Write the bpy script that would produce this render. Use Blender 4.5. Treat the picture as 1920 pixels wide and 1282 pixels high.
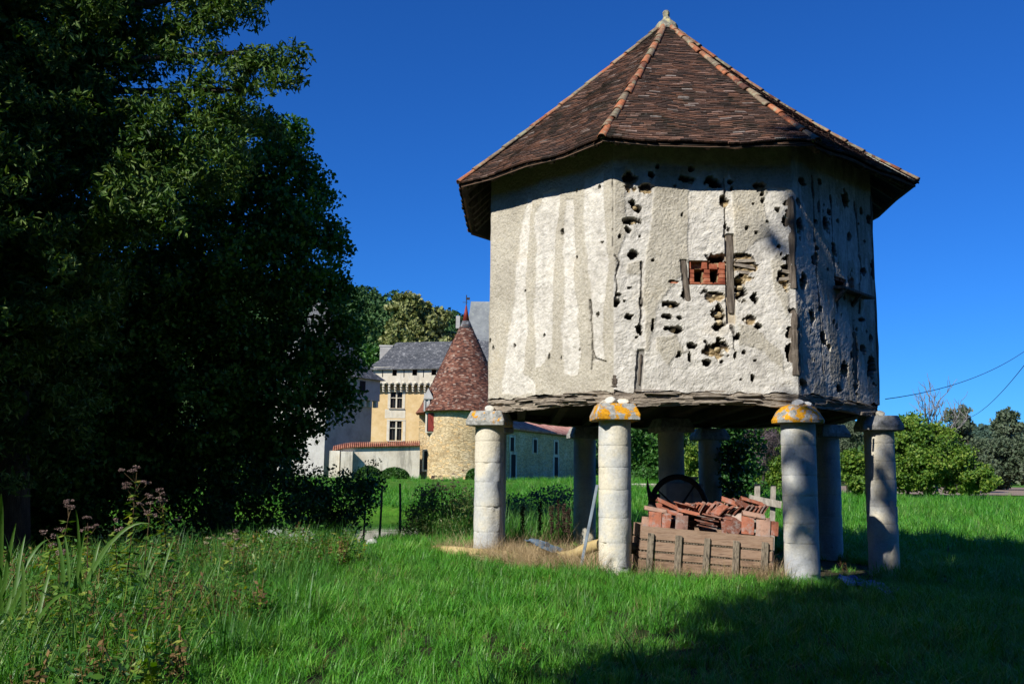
import bpy, math, random
import numpy as np
from mathutils import Matrix, Vector, Euler
for o in list(bpy.data.objects): bpy.data.objects.remove(o)
SC = bpy.context.scene
COL = SC.collection
PI = math.pi
# ---------------------------------------------------------------- camera
F_, TILT, ROLL, CAMZ = 1749.8, .1428, .0127, 1.5
ct, st = math.cos(TILT), math.sin(TILT); cr, sr = math.cos(ROLL), math.sin(ROLL)
Xv = Vector((1, 0, 0)); Vv = Vector((0, -st, ct)); Fv = Vector((0, ct, st))
Rv = Xv*cr + Vv*sr; Uv = -Xv*sr + Vv*cr
cam = bpy.data.objects.new('camera', bpy.data.cameras.new('camera')); COL.objects.link(cam)
m = Matrix.Identity(4)
for i in range(3):
    m[i][0] = Rv[i]; m[i][1] = Uv[i]; m[i][2] = -Fv[i]
m[2][3] = CAMZ
cam.matrix_basis = m
cam.data.sensor_width = 36; cam.data.lens = F_/1920*36
cam.data.clip_start = .1; cam.data.clip_end = 6000
SC.camera = cam
# ---------------------------------------------------------------- light
SUN_AZ, SUN_EL = math.radians(-42), math.radians(36)
S = Vector((math.sin(SUN_AZ)*math.cos(SUN_EL), -math.cos(SUN_AZ)*math.cos(SUN_EL), math.sin(SUN_EL)))
W = bpy.data.worlds.new('World'); SC.world = W; W.use_nodes = True
wn = W.node_tree; wn.nodes.clear()
sky = wn.nodes.new('ShaderNodeTexSky'); sky.sky_type = 'NISHITA'; sky.sun_disc = False
sky.sun_elevation = SUN_EL; sky.sun_rotation = math.atan2(S.x, S.y)
sky.altitude = 600; sky.air_density = 1.0; sky.dust_density = .35; sky.ozone_density = 3.5
hsv = wn.nodes.new('ShaderNodeHueSaturation'); hsv.inputs['Saturation'].default_value = 1.12
tint = wn.nodes.new('ShaderNodeMix'); tint.data_type = 'RGBA'; tint.blend_type = 'MULTIPLY'; tint.inputs[0].default_value = 1; tint.inputs[7].default_value = (.36, 1.12, 2.2, 1)
bg = wn.nodes.new('ShaderNodeBackground'); bg.inputs['Strength'].default_value = .05
wo = wn.nodes.new('ShaderNodeOutputWorld')
wn.links.new(sky.outputs[0], hsv.inputs['Color']); wn.links.new(hsv.outputs[0], tint.inputs[6]); wn.links.new(tint.outputs[2], bg.inputs['Color']); wn.links.new(bg.outputs[0], wo.inputs['Surface'])
sun = bpy.data.objects.new('sun', bpy.data.lights.new('sun', 'SUN')); COL.objects.link(sun)
sun.data.energy = 5.0; sun.data.angle = math.radians(.53); sun.data.color = (1, .95, .87)
sun.rotation_euler = (-S).to_track_quat('-Z', 'Y').to_euler()
vs = SC.view_settings; vs.view_transform = 'Standard'; vs.look = 'None'; vs.gamma = 1; vs.use_curve_mapping = False; vs.exposure = .3
SC.render.engine = 'CYCLES'
cy_ = SC.cycles; cy_.max_bounces = 5; cy_.diffuse_bounces = 2; cy_.glossy_bounces = 2; cy_.transmission_bounces = 3; cy_.transparent_max_bounces = 4
cy_.caustics_reflective = False; cy_.caustics_refractive = False

# ---------------------------------------------------------------- helpers
rng = np.random.default_rng(7)
def at(px, py, Y):
    """point at distance Y in front of the viewpoint, seen at a place of the 1920 px wide photograph"""
    x, y = px-960, py-641
    a = cr*x + sr*y; b = -(-sr*x + cr*y)
    d = Xv*a + Vv*b + Fv*F_
    d = d*(Y/d.y)
    return Vector((d.x, Y, d.z + CAMZ))
def tag(o, label=None, cat=None, group=None, kind=None):
    if label: o['label'] = label
    if cat: o['category'] = cat
    if group: o['group'] = group
    if kind: o['kind'] = kind
    return o
def thing(name, label, cat, loc=(0, 0, 0), group=None):
    e = bpy.data.objects.new(name, None); COL.objects.link(e); e.location = loc; e.empty_display_size = .2
    return tag(e, label, cat, group)
def attach(o, parent, world=True):
    if parent is None: return
    o.parent = parent
    if parent.type == 'EMPTY' and world: o.matrix_parent_inverse = Matrix.Translation(-parent.location)
def ob(name, me, mat=None, parent=None, loc=None, rot=None, scl=None, smooth=False):
    o = bpy.data.objects.new(name, me); COL.objects.link(o)
    if mat is not None and len(me.materials) == 0: me.materials.append(mat)
    attach(o, parent)
    if loc is not None: o.location = loc
    if rot is not None: o.rotation_euler = rot
    if scl is not None: o.scale = scl
    if smooth: me.polygons.foreach_set('use_smooth', [True]*len(me.polygons))
    return o
def npmesh(name, V, Fc, smooth=False):
    V = np.asarray(V, dtype=np.float32); Fc = np.asarray(Fc, dtype=np.int32); n, k = Fc.shape
    me = bpy.data.meshes.new(name)
    me.vertices.add(len(V)); me.vertices.foreach_set('co', V.ravel())
    me.loops.add(n*k); me.loops.foreach_set('vertex_index', Fc.ravel())
    me.polygons.add(n); me.polygons.foreach_set('loop_start', np.arange(0, n*k, k, dtype=np.int32))
    try: me.polygons.foreach_set('loop_total', np.full(n, k, dtype=np.int32))
    except Exception: pass
    me.polygons.foreach_set('use_smooth', np.full(n, bool(smooth)))
    me.update(calc_edges=True)
    return me
class MB:
    """collects simple solids into one mesh"""
    def __init__(s): s.v = []; s.f = []
    def add(s, v, f):
        n = len(s.v); s.v += [tuple(p) for p in v]; s.f += [tuple(i+n for i in q) for q in f]; return s
    def box(s, c, sz, rot=None, jit=0, taper=1):
        hx, hy, hz = sz[0]/2, sz[1]/2, sz[2]/2
        P = []
        for z in (-1, 1):
            k = taper if z > 0 else 1
            for x, y in ((-1, -1), (1, -1), (1, 1), (-1, 1)):
                p = Vector((x*hx*k, y*hy*k, z*hz))
                if jit: p += Vector((random.uniform(-jit, jit), random.uniform(-jit, jit), random.uniform(-jit, jit)))
                if rot is not None: p = rot @ p
                P.append(p + Vector(c))
        return s.add(P, [(0, 3, 2, 1), (4, 5, 6, 7), (0, 1, 5, 4), (1, 2, 6, 5), (2, 3, 7, 6), (3, 0, 4, 7)])
    def tube(s, pts, rad, n=8, cap=True):
        pts = [Vector(p) for p in pts]
        if not hasattr(rad, '__len__'): rad = [rad]*len(pts)
        base = len(s.v); prev = None
        for i, p in enumerate(pts):
            d = (pts[min(i+1, len(pts)-1)] - pts[max(i-1, 0)]).normalized()
            if prev is None:
                a = d.orthogonal().normalized()
            else:
                a = (prev - d*prev.dot(d)).normalized()
            prev = a; b = d.cross(a)
            for j in range(n):
                t = 2*PI*j/n
                s.v.append(tuple(p + (a*math.cos(t) + b*math.sin(t))*rad[i]))
        for i in range(len(pts)-1):
            for j in range(n):
                s.f.append((base+i*n+j, base+i*n+(j+1) % n, base+(i+1)*n+(j+1) % n, base+(i+1)*n+j))
        if cap:
            s.f.append(tuple(base+j for j in reversed(range(n)))); s.f.append(tuple(base+(len(pts)-1)*n+j for j in range(n)))
        return s
    def lathe(s, c, prof, n=24, jit=0, sq=None):
        base = len(s.v)
        for (r, z) in prof:
            for j in range(n):
                t = 2*PI*(j+.5)/n
                k = 1 + (random.uniform(-jit, jit) if jit else 0)
                s.v.append((c[0]+r*k*math.cos(t), c[1]+r*k*math.sin(t), c[2]+z))
        for i in range(len(prof)-1):
            for j in range(n):
                s.f.append((base+i*n+j, base+i*n+(j+1) % n, base+(i+1)*n+(j+1) % n, base+(i+1)*n+j))
        s.f.append(tuple(base+j for j in reversed(range(n)))); s.f.append(tuple(base+(len(prof)-1)*n+j for j in range(n)))
        return s
    def mesh(s, name):
        me = bpy.data.meshes.new(name); me.from_pydata(s.v, [], s.f); me.update(); return me
    def build(s, name, mat, parent=None, smooth=False):
        return ob(name, s.mesh(name), mat, parent, smooth=smooth)
def vn(x, y, seed=0, oct=1):
    """smooth value noise 0..1"""
    out = 0; amp = 1; tot = 0
    for o in range(oct):
        r = np.random.default_rng(seed*31+o+1).random((64, 64))
        xi = np.floor(x).astype(int); yi = np.floor(y).astype(int); fx = x-xi; fy = y-yi
        fx = fx*fx*(3-2*fx); fy = fy*fy*(3-2*fy)
        a = r[xi % 64, yi % 64]; b = r[(xi+1) % 64, yi % 64]; c = r[xi % 64, (yi+1) % 64]; d = r[(xi+1) % 64, (yi+1) % 64]
        out = out + amp*((a*(1-fx)+b*fx)*(1-fy) + (c*(1-fx)+d*fx)*fy); tot += amp; amp *= .5; x = x*2.03+5.1; y = y*2.03+3.7
    return out/tot
def sst(e0, e1, x):
    t = np.clip((x-e0)/(e1-e0), 0, 1); return t*t*(3-2*t)
def pip(poly, X, Y):
    ins = np.zeros(X.shape, bool); n = len(poly); j = n-1
    for i in range(n):
        xi, yi = poly[i]; xj, yj = poly[j]
        c = ((yi > Y) != (yj > Y)) & (X < (xj-xi)*(Y-yi)/((yj-yi) if yj != yi else 1e-9)+xi)
        ins ^= c; j = i
    return ins
# ---------------------------------------------------------------- materials
def newmat(name):
    m = bpy.data.materials.new(name); m.use_nodes = True; nt = m.node_tree
    b = nt.nodes['Principled BSDF']; return m, nt, b
def N(nt, typ, **kw):
    n = nt.nodes.new(typ)
    for k, v in kw.items():
        if k.startswith('i_'):
            n.inputs[k[2:].replace('_', ' ')].default_value = v
        else: setattr(n, k, v)
    return n
def ramp(nt, fac, stops):
    r = nt.nodes.new('ShaderNodeValToRGB'); e = r.color_ramp.elements
    while len(e) < len(stops): e.new(.5)
    for i, (p, c) in enumerate(stops):
        e[i].position = p; e[i].color = (c[0], c[1], c[2], 1) if hasattr(c, '__len__') else (c, c, c, 1)
    nt.links.new(fac, r.inputs[0]); return r.outputs[0]
def noise(nt, vec, scale, detail=4, rough=.6, out=0):
    n = nt.nodes.new('ShaderNodeTexNoise'); n.inputs['Scale'].default_value = scale; n.inputs['Detail'].default_value = detail; n.inputs['Roughness'].default_value = rough
    if vec is not None: nt.links.new(vec, n.inputs['Vector'])
    return n.outputs[out]
def mixc(nt, fac, a, b, mode='MIX'):
    n = nt.nodes.new('ShaderNodeMix'); n.data_type = 'RGBA'; n.blend_type = mode
    for s, v in ((0, fac), (6, a), (7, b)):
        if hasattr(v, 'is_linked') or hasattr(v, 'links'): nt.links.new(v, n.inputs[s])
        elif s == 0: n.inputs[0].default_value = v
        else: n.inputs[s].default_value = (v[0], v[1], v[2], 1)
    return n.outputs[2]
def mth(nt, op, a, b=None, clamp=False):
    n = nt.nodes.new('ShaderNodeMath'); n.operation = op; n.use_clamp = clamp
    for i, v in enumerate((a, b)):
        if v is None: continue
        if hasattr(v, 'links'): nt.links.new(v, n.inputs[i])
        else: n.inputs[i].default_value = v
    return n.outputs[0]
def bump(nt, b, h, strength=.5, dist=.01):
    n = nt.nodes.new('ShaderNodeBump'); n.inputs['Strength'].default_value = strength; n.inputs['Distance'].default_value = dist
    nt.links.new(h, n.inputs['Height']); nt.links.new(n.outputs[0], b.inputs['Normal'])
def pos(nt, scale=None):
    g = nt.nodes.new('ShaderNodeNewGeometry')
    if scale is None: return g.outputs['Position']
    mp = nt.nodes.new('ShaderNodeMapping'); mp.inputs['Scale'].default_value = scale; nt.links.new(g.outputs['Position'], mp.inputs['Vector']); return mp.outputs[0]
def objc(nt, scale=None):
    g = nt.nodes.new('ShaderNodeTexCoord')
    if scale is None: return g.outputs['Object']
    mp = nt.nodes.new('ShaderNodeMapping'); mp.inputs['Scale'].default_value = scale; nt.links.new(g.outputs['Object'], mp.inputs['Vector']); return mp.outputs[0]
def simple(name, stops, scale=3, rough=.85, bmp=.4, bdist=.01, bscale=30, vscale=None, detail=6, spec=.3, rnd=0):
    m, nt, b = newmat(name); v = pos(nt, vscale)
    f = noise(nt, v, scale, detail, .65)
    if rnd:
        oi = nt.nodes.new('ShaderNodeObjectInfo'); f = mth(nt, 'ADD', f, mth(nt, 'MULTIPLY', mth(nt, 'SUBTRACT', oi.outputs['Random'], .5), rnd))
    c = ramp(nt, f, stops); nt.links.new(c, b.inputs['Base Color'])
    b.inputs['Roughness'].default_value = rough; b.inputs['Specular IOR Level'].default_value = spec
    if bmp: bump(nt, b, noise(nt, v, bscale, 6, .7), bmp, bdist)
    return m
def leafmat(name, cols, rough=.45, trans=.3, nscale=.8, spec=.35, inst=False):
    m, nt, b = newmat(name)
    g = nt.nodes.new('ShaderNodeNewGeometry')
    f = g.outputs['Random Per Island']
    if inst:
        oi = nt.nodes.new('ShaderNodeObjectInfo'); f = mth(nt, 'ADD', mth(nt, 'MULTIPLY', f, .5), mth(nt, 'MULTIPLY', oi.outputs['Random'], .5))
    nz = noise(nt, g.outputs['Position'], nscale, 3)
    f = mth(nt, 'ADD', mth(nt, 'MULTIPLY', f, .75), mth(nt, 'MULTIPLY', mth(nt, 'SUBTRACT', nz, .36), .95), True)
    k = len(cols)-1
    c = ramp(nt, f, [(.08+.84*i/k, cc) for i, cc in enumerate(cols)])
    nt.links.new(c, b.inputs['Base Color']); b.inputs['Roughness'].default_value = rough; b.inputs['Specular IOR Level'].default_value = spec
    tr = nt.nodes.new('ShaderNodeBsdfTranslucent'); hs = nt.nodes.new('ShaderNodeHueSaturation'); hs.inputs['Saturation'].default_value = 1.15; hs.inputs['Value'].default_value = 1.2; hs.inputs['Hue'].default_value = .49
    nt.links.new(c, hs.inputs['Color']); nt.links.new(hs.outputs[0], tr.inputs['Color'])
    mx = nt.nodes.new('ShaderNodeMixShader'); mx.inputs[0].default_value = trans
    nt.links.new(b.outputs[0], mx.inputs[1]); nt.links.new(tr.outputs[0], mx.inputs[2])
    nt.links.new(mx.outputs[0], nt.nodes['Material Output'].inputs['Surface'])
    return m
# ---------------------------------------------------------------- terrain
CX, CY, TH0, RW = .171*18, 18., -.0112, 3.76
def ground_z(x, y):
    x = np.asarray(x, dtype=float); y = np.asarray(y, dtype=float)
    rt = sst(-3, 6, x); z = (1.17*(1-rt)*sst(46, 80, y) + rt*(1.17-.57*sst(12, 22, x))*sst(30, 60, y)) - .026*np.clip(x-CX, -4.5, 7)*(1-sst(25, 40, y))
    far = sst(120, 400, y); z = z + far*.2
    z = z + .10*(vn(x*.35+20, y*.35+20, 3, 3)-.5)*(1-sst(100, 200, y)) + .035*(vn(x*1.7+9, y*1.7+9, 5, 2)-.5)
    near = np.clip(14.2+2.1*(x+5.3), 11.0, 21) + .9*(vn(x*.7, y*0+2, 8)-.5)
    ch = sst(near, near+2.6, y)*(1-sst(44.8, 46.3, y))*(1-sst(-3.2, -1.4, x))
    return z*(1-ch) + (-1.25)*ch
def gz(x, y): return float(ground_z(np.array([x]), np.array([y]))[0])
def axis(parts):
    return np.unique(np.concatenate([np.arange(a, b, s) for a, b, s in parts]))
xs = axis([(-3000, -300, 150), (-300, -60, 12), (-60, -16, 2), (-16, 16, .2), (16, 60, 2), (60, 300, 12), (300, 3001, 150)])
ys = axis([(-60, 2, 4), (2, 26, .2), (26, 50, .4), (50, 120, 2), (120, 400, 12), (400, 4001, 200)])
GX, GY = np.meshgrid(xs, ys, indexing='ij'); GZ = ground_z(GX, GY)
nx, ny = GX.shape; idx = np.arange(nx*ny).reshape(nx, ny)
Fq = np.stack([idx[:-1, :-1], idx[1:, :-1], idx[1:, 1:], idx[:-1, 1:]], -1).reshape(-1, 4)
m_ground, nt, b = newmat('meadow_ground')
p = pos(nt)
c1 = ramp(nt, noise(nt, p, .35, 6, .7), [(.3, (.045, .14, .014)), (.5, (.085, .23, .022)), (.7, (.17, .27, .045))])
c2 = ramp(nt, noise(nt, p, 9, 5, .8), [(.35, (.25, .3, .25)), (.7, (1.2, 1.2, 1.1))])
c = mixc(nt, .8, c1, c2, 'MULTIPLY')
sx = nt.nodes.new('ShaderNodeSeparateXYZ'); nt.links.new(p, sx.inputs[0]); thatch_shade = ramp(nt, noise(nt, p, 7, 5, .8), [(.3, (.018, .022, .010)), (.7, (.06, .065, .028))])
c = mixc(nt, mth(nt, 'SUBTRACT', 1.6, mth(nt, 'MULTIPLY', sx.outputs[1], .035), True), c, thatch_shade)  # near ground darkened: soil and thatch with shade between blades in its colour
# dry patch and bare earth below the dovecote
vd = N(nt, 'ShaderNodeVectorMath', operation='DISTANCE'); nt.links.new(p, vd.inputs[0]); vd.inputs[1].default_value = (CX, CY, 0)
bare = mth(nt, 'SUBTRACT', 1.35, mth(nt, 'ADD', mth(nt, 'MULTIPLY', vd.outputs['Value'], .3), mth(nt, 'MULTIPLY', noise(nt, p, 1.3, 4), .5)), True)
earth = ramp(nt, noise(nt, p, 6, 6, .8), [(.3, (.06, .045, .03)), (.7, (.2, .15, .09))])
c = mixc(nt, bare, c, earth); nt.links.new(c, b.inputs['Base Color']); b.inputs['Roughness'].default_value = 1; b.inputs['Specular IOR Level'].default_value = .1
bump(nt, b, noise(nt, p, 14, 6, .8), .8, .05)
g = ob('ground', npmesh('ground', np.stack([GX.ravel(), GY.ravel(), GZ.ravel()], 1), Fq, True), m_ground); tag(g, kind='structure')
# ================================================================ DOVECOTE
def oct(i, R, z=0, dx=0, dy=0):
    q = TH0 + (i-1.5)*PI/4
    return Vector((CX+dx+R*math.sin(q), CY+dy-R*math.cos(q), z))
dove = thing('dovecote', 'eight-sided dovecote with crumbling pale plaster and brown tiled roof standing on stone pillars', 'dovecote', (CX, CY, 0))
# plaster material (reads the masks stored with the wall: r = limewash, g = broken out, b = dirt)
m_plaster, nt, b = newmat('lime_plaster')
p = pos(nt); att = N(nt, 'ShaderNodeAttribute', attribute_name='mask'); sp = nt.nodes.new('ShaderNodeSeparateColor'); nt.links.new(att.outputs['Color'], sp.inputs[0])
beige = ramp(nt, noise(nt, p, 22, 8, .8), [(.3, (.32, .285, .21)), (.5, (.49, .455, .37)), (.72, (.62, .58, .48))])
white = ramp(nt, noise(nt, p, 9, 8, .75), [(.28, (.42, .40, .35)), (.5, (.64, .61, .535)), (.7, (.78, .75, .68))])
big = ramp(nt, noise(nt, p, 1.1, 5, .7), [(.3, (.72, .71, .70)), (.55, (1, 1, 1)), (.75, (1.0, .95, .86))])
c = mixc(nt, sp.outputs[0], beige, white); c = mixc(nt, 1, c, big, 'MULTIPLY')
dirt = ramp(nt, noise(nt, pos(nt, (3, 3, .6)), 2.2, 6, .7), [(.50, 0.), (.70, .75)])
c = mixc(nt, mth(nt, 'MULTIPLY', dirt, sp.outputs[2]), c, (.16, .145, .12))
rub_shade = mixc(nt, att.outputs['Alpha'], (.028, .022, .017), ramp(nt, noise(nt, p, 13, 5, .7), [(.3, (.10, .07, .04)), (.5, (.34, .25, .13)), (.68, (.55, .45, .28))]))  # old earth blackened with the shade of deep holes; alpha brings in rubble
c = mixc(nt, sp.outputs[1], c, rub_shade)
nt.links.new(c, b.inputs['Base Color']); b.inputs['Roughness'].default_value = .95; b.inputs['Specular IOR Level'].default_value = .15
hh = mth(nt, 'ADD', noise(nt, p, 45, 6, .8), mth(nt, 'MULTIPLY', noise(nt, p, 14, 4, .6), 1.2)); bump(nt, b, hh, .65, .012)

HOLES_F = [(0.26, 6.24, 0.11, 0.16), (0.54, 6.1, 0.12, 0.07), (0.62, 6.35, 0.04, 0.05), (0.32, 5.84, 0.06, 0.08), (0.4, 5.76, 0.07, 0.05), (0.3, 5.58, 0.14, 0.06), (0.22, 5.43, 0.05, 0.05), (0.32, 5.03, 0.08, 0.06), (0.08, 4.38, 0.04, 0.02), (0.05, 4.22, 0.05, 0.06), (0.24, 4.03, 0.06, 0.05), (0.44, 4.2, 0.02, 0.03), (0.4, 3.82, 0.05, 0.09), (0.61, 3.88, 0.02, 0.09), (0.86, 4.22, 0.14, 0.06), (0.82, 4.03, 0.07, 0.05), (1.02, 4.02, 0.05, 0.03), (0.95, 3.83, 0.11, 0.06), (1.23, 3.58, 0.06, 0.05), (1.02, 3.43, 0.04, 0.05), (1.19, 3.38, 0.02, 0.07), (1.46, 3.3, 0.07, 0.05), (1.27, 6.45, 0.05, 0.04), (0.72, 6.48, 0.03, 0.05), (0.96, 4.59, 0.09, 0.02), (1.2, 6.27, 0.13, 0.06), (1.64, 6.24, 0.13, 0.08), (1.9, 6.22, 0.04, 0.04), (1.79, 5.92, 0.07, 0.1), (1.79, 5.51, 0.03, 0.06), (2.12, 5.47, 0.04, 0.03), (2.46, 5.59, 0.02, 0.02), (2.63, 5.19, 0.03, 0.03), (2.63, 5.8, 0.04, 0.04), (2.78, 5.89, 0.05, 0.04), (2.81, 5.73, 0.05, 0.05), (2.76, 5.59, 0.05, 0.08), (2.36, 6.17, 0.09, 0.07), (1.65, 4.99, 0.15, 0.06), (2.08, 5.02, 0.13, 0.06), (2.11, 4.85, 0.18, 0.19), (2.01, 4.56, 0.08, 0.22), (2.23, 4.36, 0.06, 0.1), (1.57, 4.37, 0.17, 0.11), (1.67, 4.03, 0.12, 0.18), (2.16, 4.0, 0.1, 0.07), (2.28, 3.89, 0.07, 0.05), (1.95, 3.72, 0.06, 0.06), (1.62, 3.53, 0.16, 0.14), (2.04, 3.47, 0.03, 0.03), (1.9, 3.43, 0.02, 0.05), (2.17, 3.07, 0.03, 0.05), (2.22, 3.34, 0.02, 0.02), (2.39, 6.04, 0.03, 0.03), (2.4, 5.94, 0.03, 0.04), (2.72, 4.71, 0.12, 0.2), (2.79, 4.95, 0.04, 0.08), (2.8, 4.15, 0.07, 0.05), (2.78, 3.81, 0.07, 0.07), (2.78, 3.49, 0.07, 0.14), (1.14, 4.41, 0.05, 0.07)]
HOLES_R = [(0.33, 6.33, 0.1, 0.06), (0.2, 5.95, 0.08, 0.09), (0.22, 5.56, 0.1, 0.14), (0.26, 4.64, 0.1, 0.13), (0.92, 6.48, 0.06, 0.06), (0.86, 6.02, 0.04, 0.12), (1.1, 5.78, 0.13, 0.16), (0.75, 5.73, 0.06, 0.04), (0.69, 5.09, 0.09, 0.11), (0.51, 4.11, 0.08, 0.15), (0.8, 4.28, 0.06, 0.06), (0.88, 3.79, 0.11, 0.11), (1.04, 3.68, 0.06, 0.05), (0.76, 5.29, 0.06, 0.03), (1.35, 5.32, 0.08, 0.16), (2.44, 6.27, 0.08, 0.06), (2.74, 6.18, 0.07, 0.08), (1.24, 6.01, 0.08, 0.04), (1.56, 5.92, 0.05, 0.03), (1.84, 6.38, 0.14, 0.12), (2.46, 5.19, 0.07, 0.08), (2.3, 4.29, 0.11, 0.03), (2.32, 3.75, 0.12, 0.07), (2.63, 4.0, 0.07, 0.07), (1.59, 3.35, 0.15, 0.13), (2.6, 3.48, 0.16, 0.25), (2.8, 5.28, 0.09, 0.17), (1.25, 4.11, 0.04, 0.06), (1.37, 4.05, 0.03, 0.08), (1.98, 3.58, 0.12, 0.51), (1.96, 5.73, 0.08, 0.08), (1.97, 4.87, 0.1, 0.2), (1.36, 3.0, 0.11, 0.08), (0.16, 3.0, 0.11, 0.08)]
CR_L = [[(2.88, 6.35), (2.87, 5.16)], [(2.4, 4.34), (2.43, 3.94), (2.45, 3.5), (2.5, 3.38), (2.73, 3.31)], [(2.45, 3.5), (2.43, 3.2)]]
CR_F = [[(0.01, 5.01), (0.08, 4.9), (0.03, 4.68), (0.07, 4.47), (0.02, 4.18)], [(.43, 4.9), (.45, 4.4), (.44, 4.1), (.40, 3.8)], [(1.79, 6.3), (1.80, 5.8), (1.79, 5.35)], [(1.86, 3.9), (1.9, 3.5)]]
WH_L = [[(0.95, 6.32), (1.05, 6.3), (0.97, 5.2), (0.91, 4.81), (1.0, 4.01), (0.9, 3.24), (1.2, 3.07), (1.2, 2.89), (0.38, 2.94), (0.45, 3.67), (0.63, 4.65), (0.76, 5.64)], [(1.32, 6.34), (1.72, 6.34), (1.67, 5.68), (1.6, 5.1), (1.58, 4.33), (1.56, 3.65), (1.35, 3.4), (1.17, 3.32), (1.19, 3.8), (1.1, 4.39), (1.18, 4.93), (1.14, 5.98)], [(1.85, 6.17), (2.0, 6.14), (2.06, 5.49), (2.03, 4.85), (2.11, 4.27), (2.19, 3.52), (2.16, 3.15), (2.02, 3.13), (1.84, 3.23), (1.76, 3.86), (1.86, 4.68), (1.78, 5.27), (1.83, 5.84)], [(2.25, 6.42), (2.69, 6.4), (2.71, 5.49), (2.79, 4.92), (2.68, 4.2), (2.68, 3.37), (2.5, 3.38), (2.45, 3.86), (2.4, 4.6), (2.3, 5.3), (2.25, 5.76)]]
BE_F = [[(-0.15, 6.46), (0.18, 6.47), (0.21, 5.35), (0.07, 5.01), (-0.01, 4.68), (-0.15, 4.68)], [(0.69, 6.47), (1.22, 6.48), (1.18, 4.99), (1.07, 4.7), (0.85, 4.4), (0.67, 4.18), (0.56, 3.46), (0.49, 3.46), (0.47, 4.36), (0.57, 5.28)], [(0.21, 4.87), (0.46, 4.94), (0.46, 4.69), (0.21, 4.69)], [(0.66, 3.72), (1.02, 3.72), (1.12, 3.47), (0.84, 3.25), (0.68, 3.47)], [(1.86, 6.48), (2.91, 6.49), (2.91, 6.08), (2.5, 6.15), (2.39, 6.0), (2.45, 5.67), (2.52, 5.37), (2.26, 5.26), (2.01, 5.03), (1.92, 5.14), (1.92, 5.85)], [(1.95, 3.91), (2.26, 3.91), (2.43, 3.66), (2.64, 3.49), (2.67, 3.13), (2.39, 3.49), (2.22, 3.59), (1.94, 3.55)], [(2.65, 5.11), (2.81, 4.57), (2.76, 4.06), (2.53, 4.42), (2.5, 4.93)]]
WW = 2*RW*math.sin(PI/8); Z0W, Z1W = 2.79, 7.12
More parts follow.
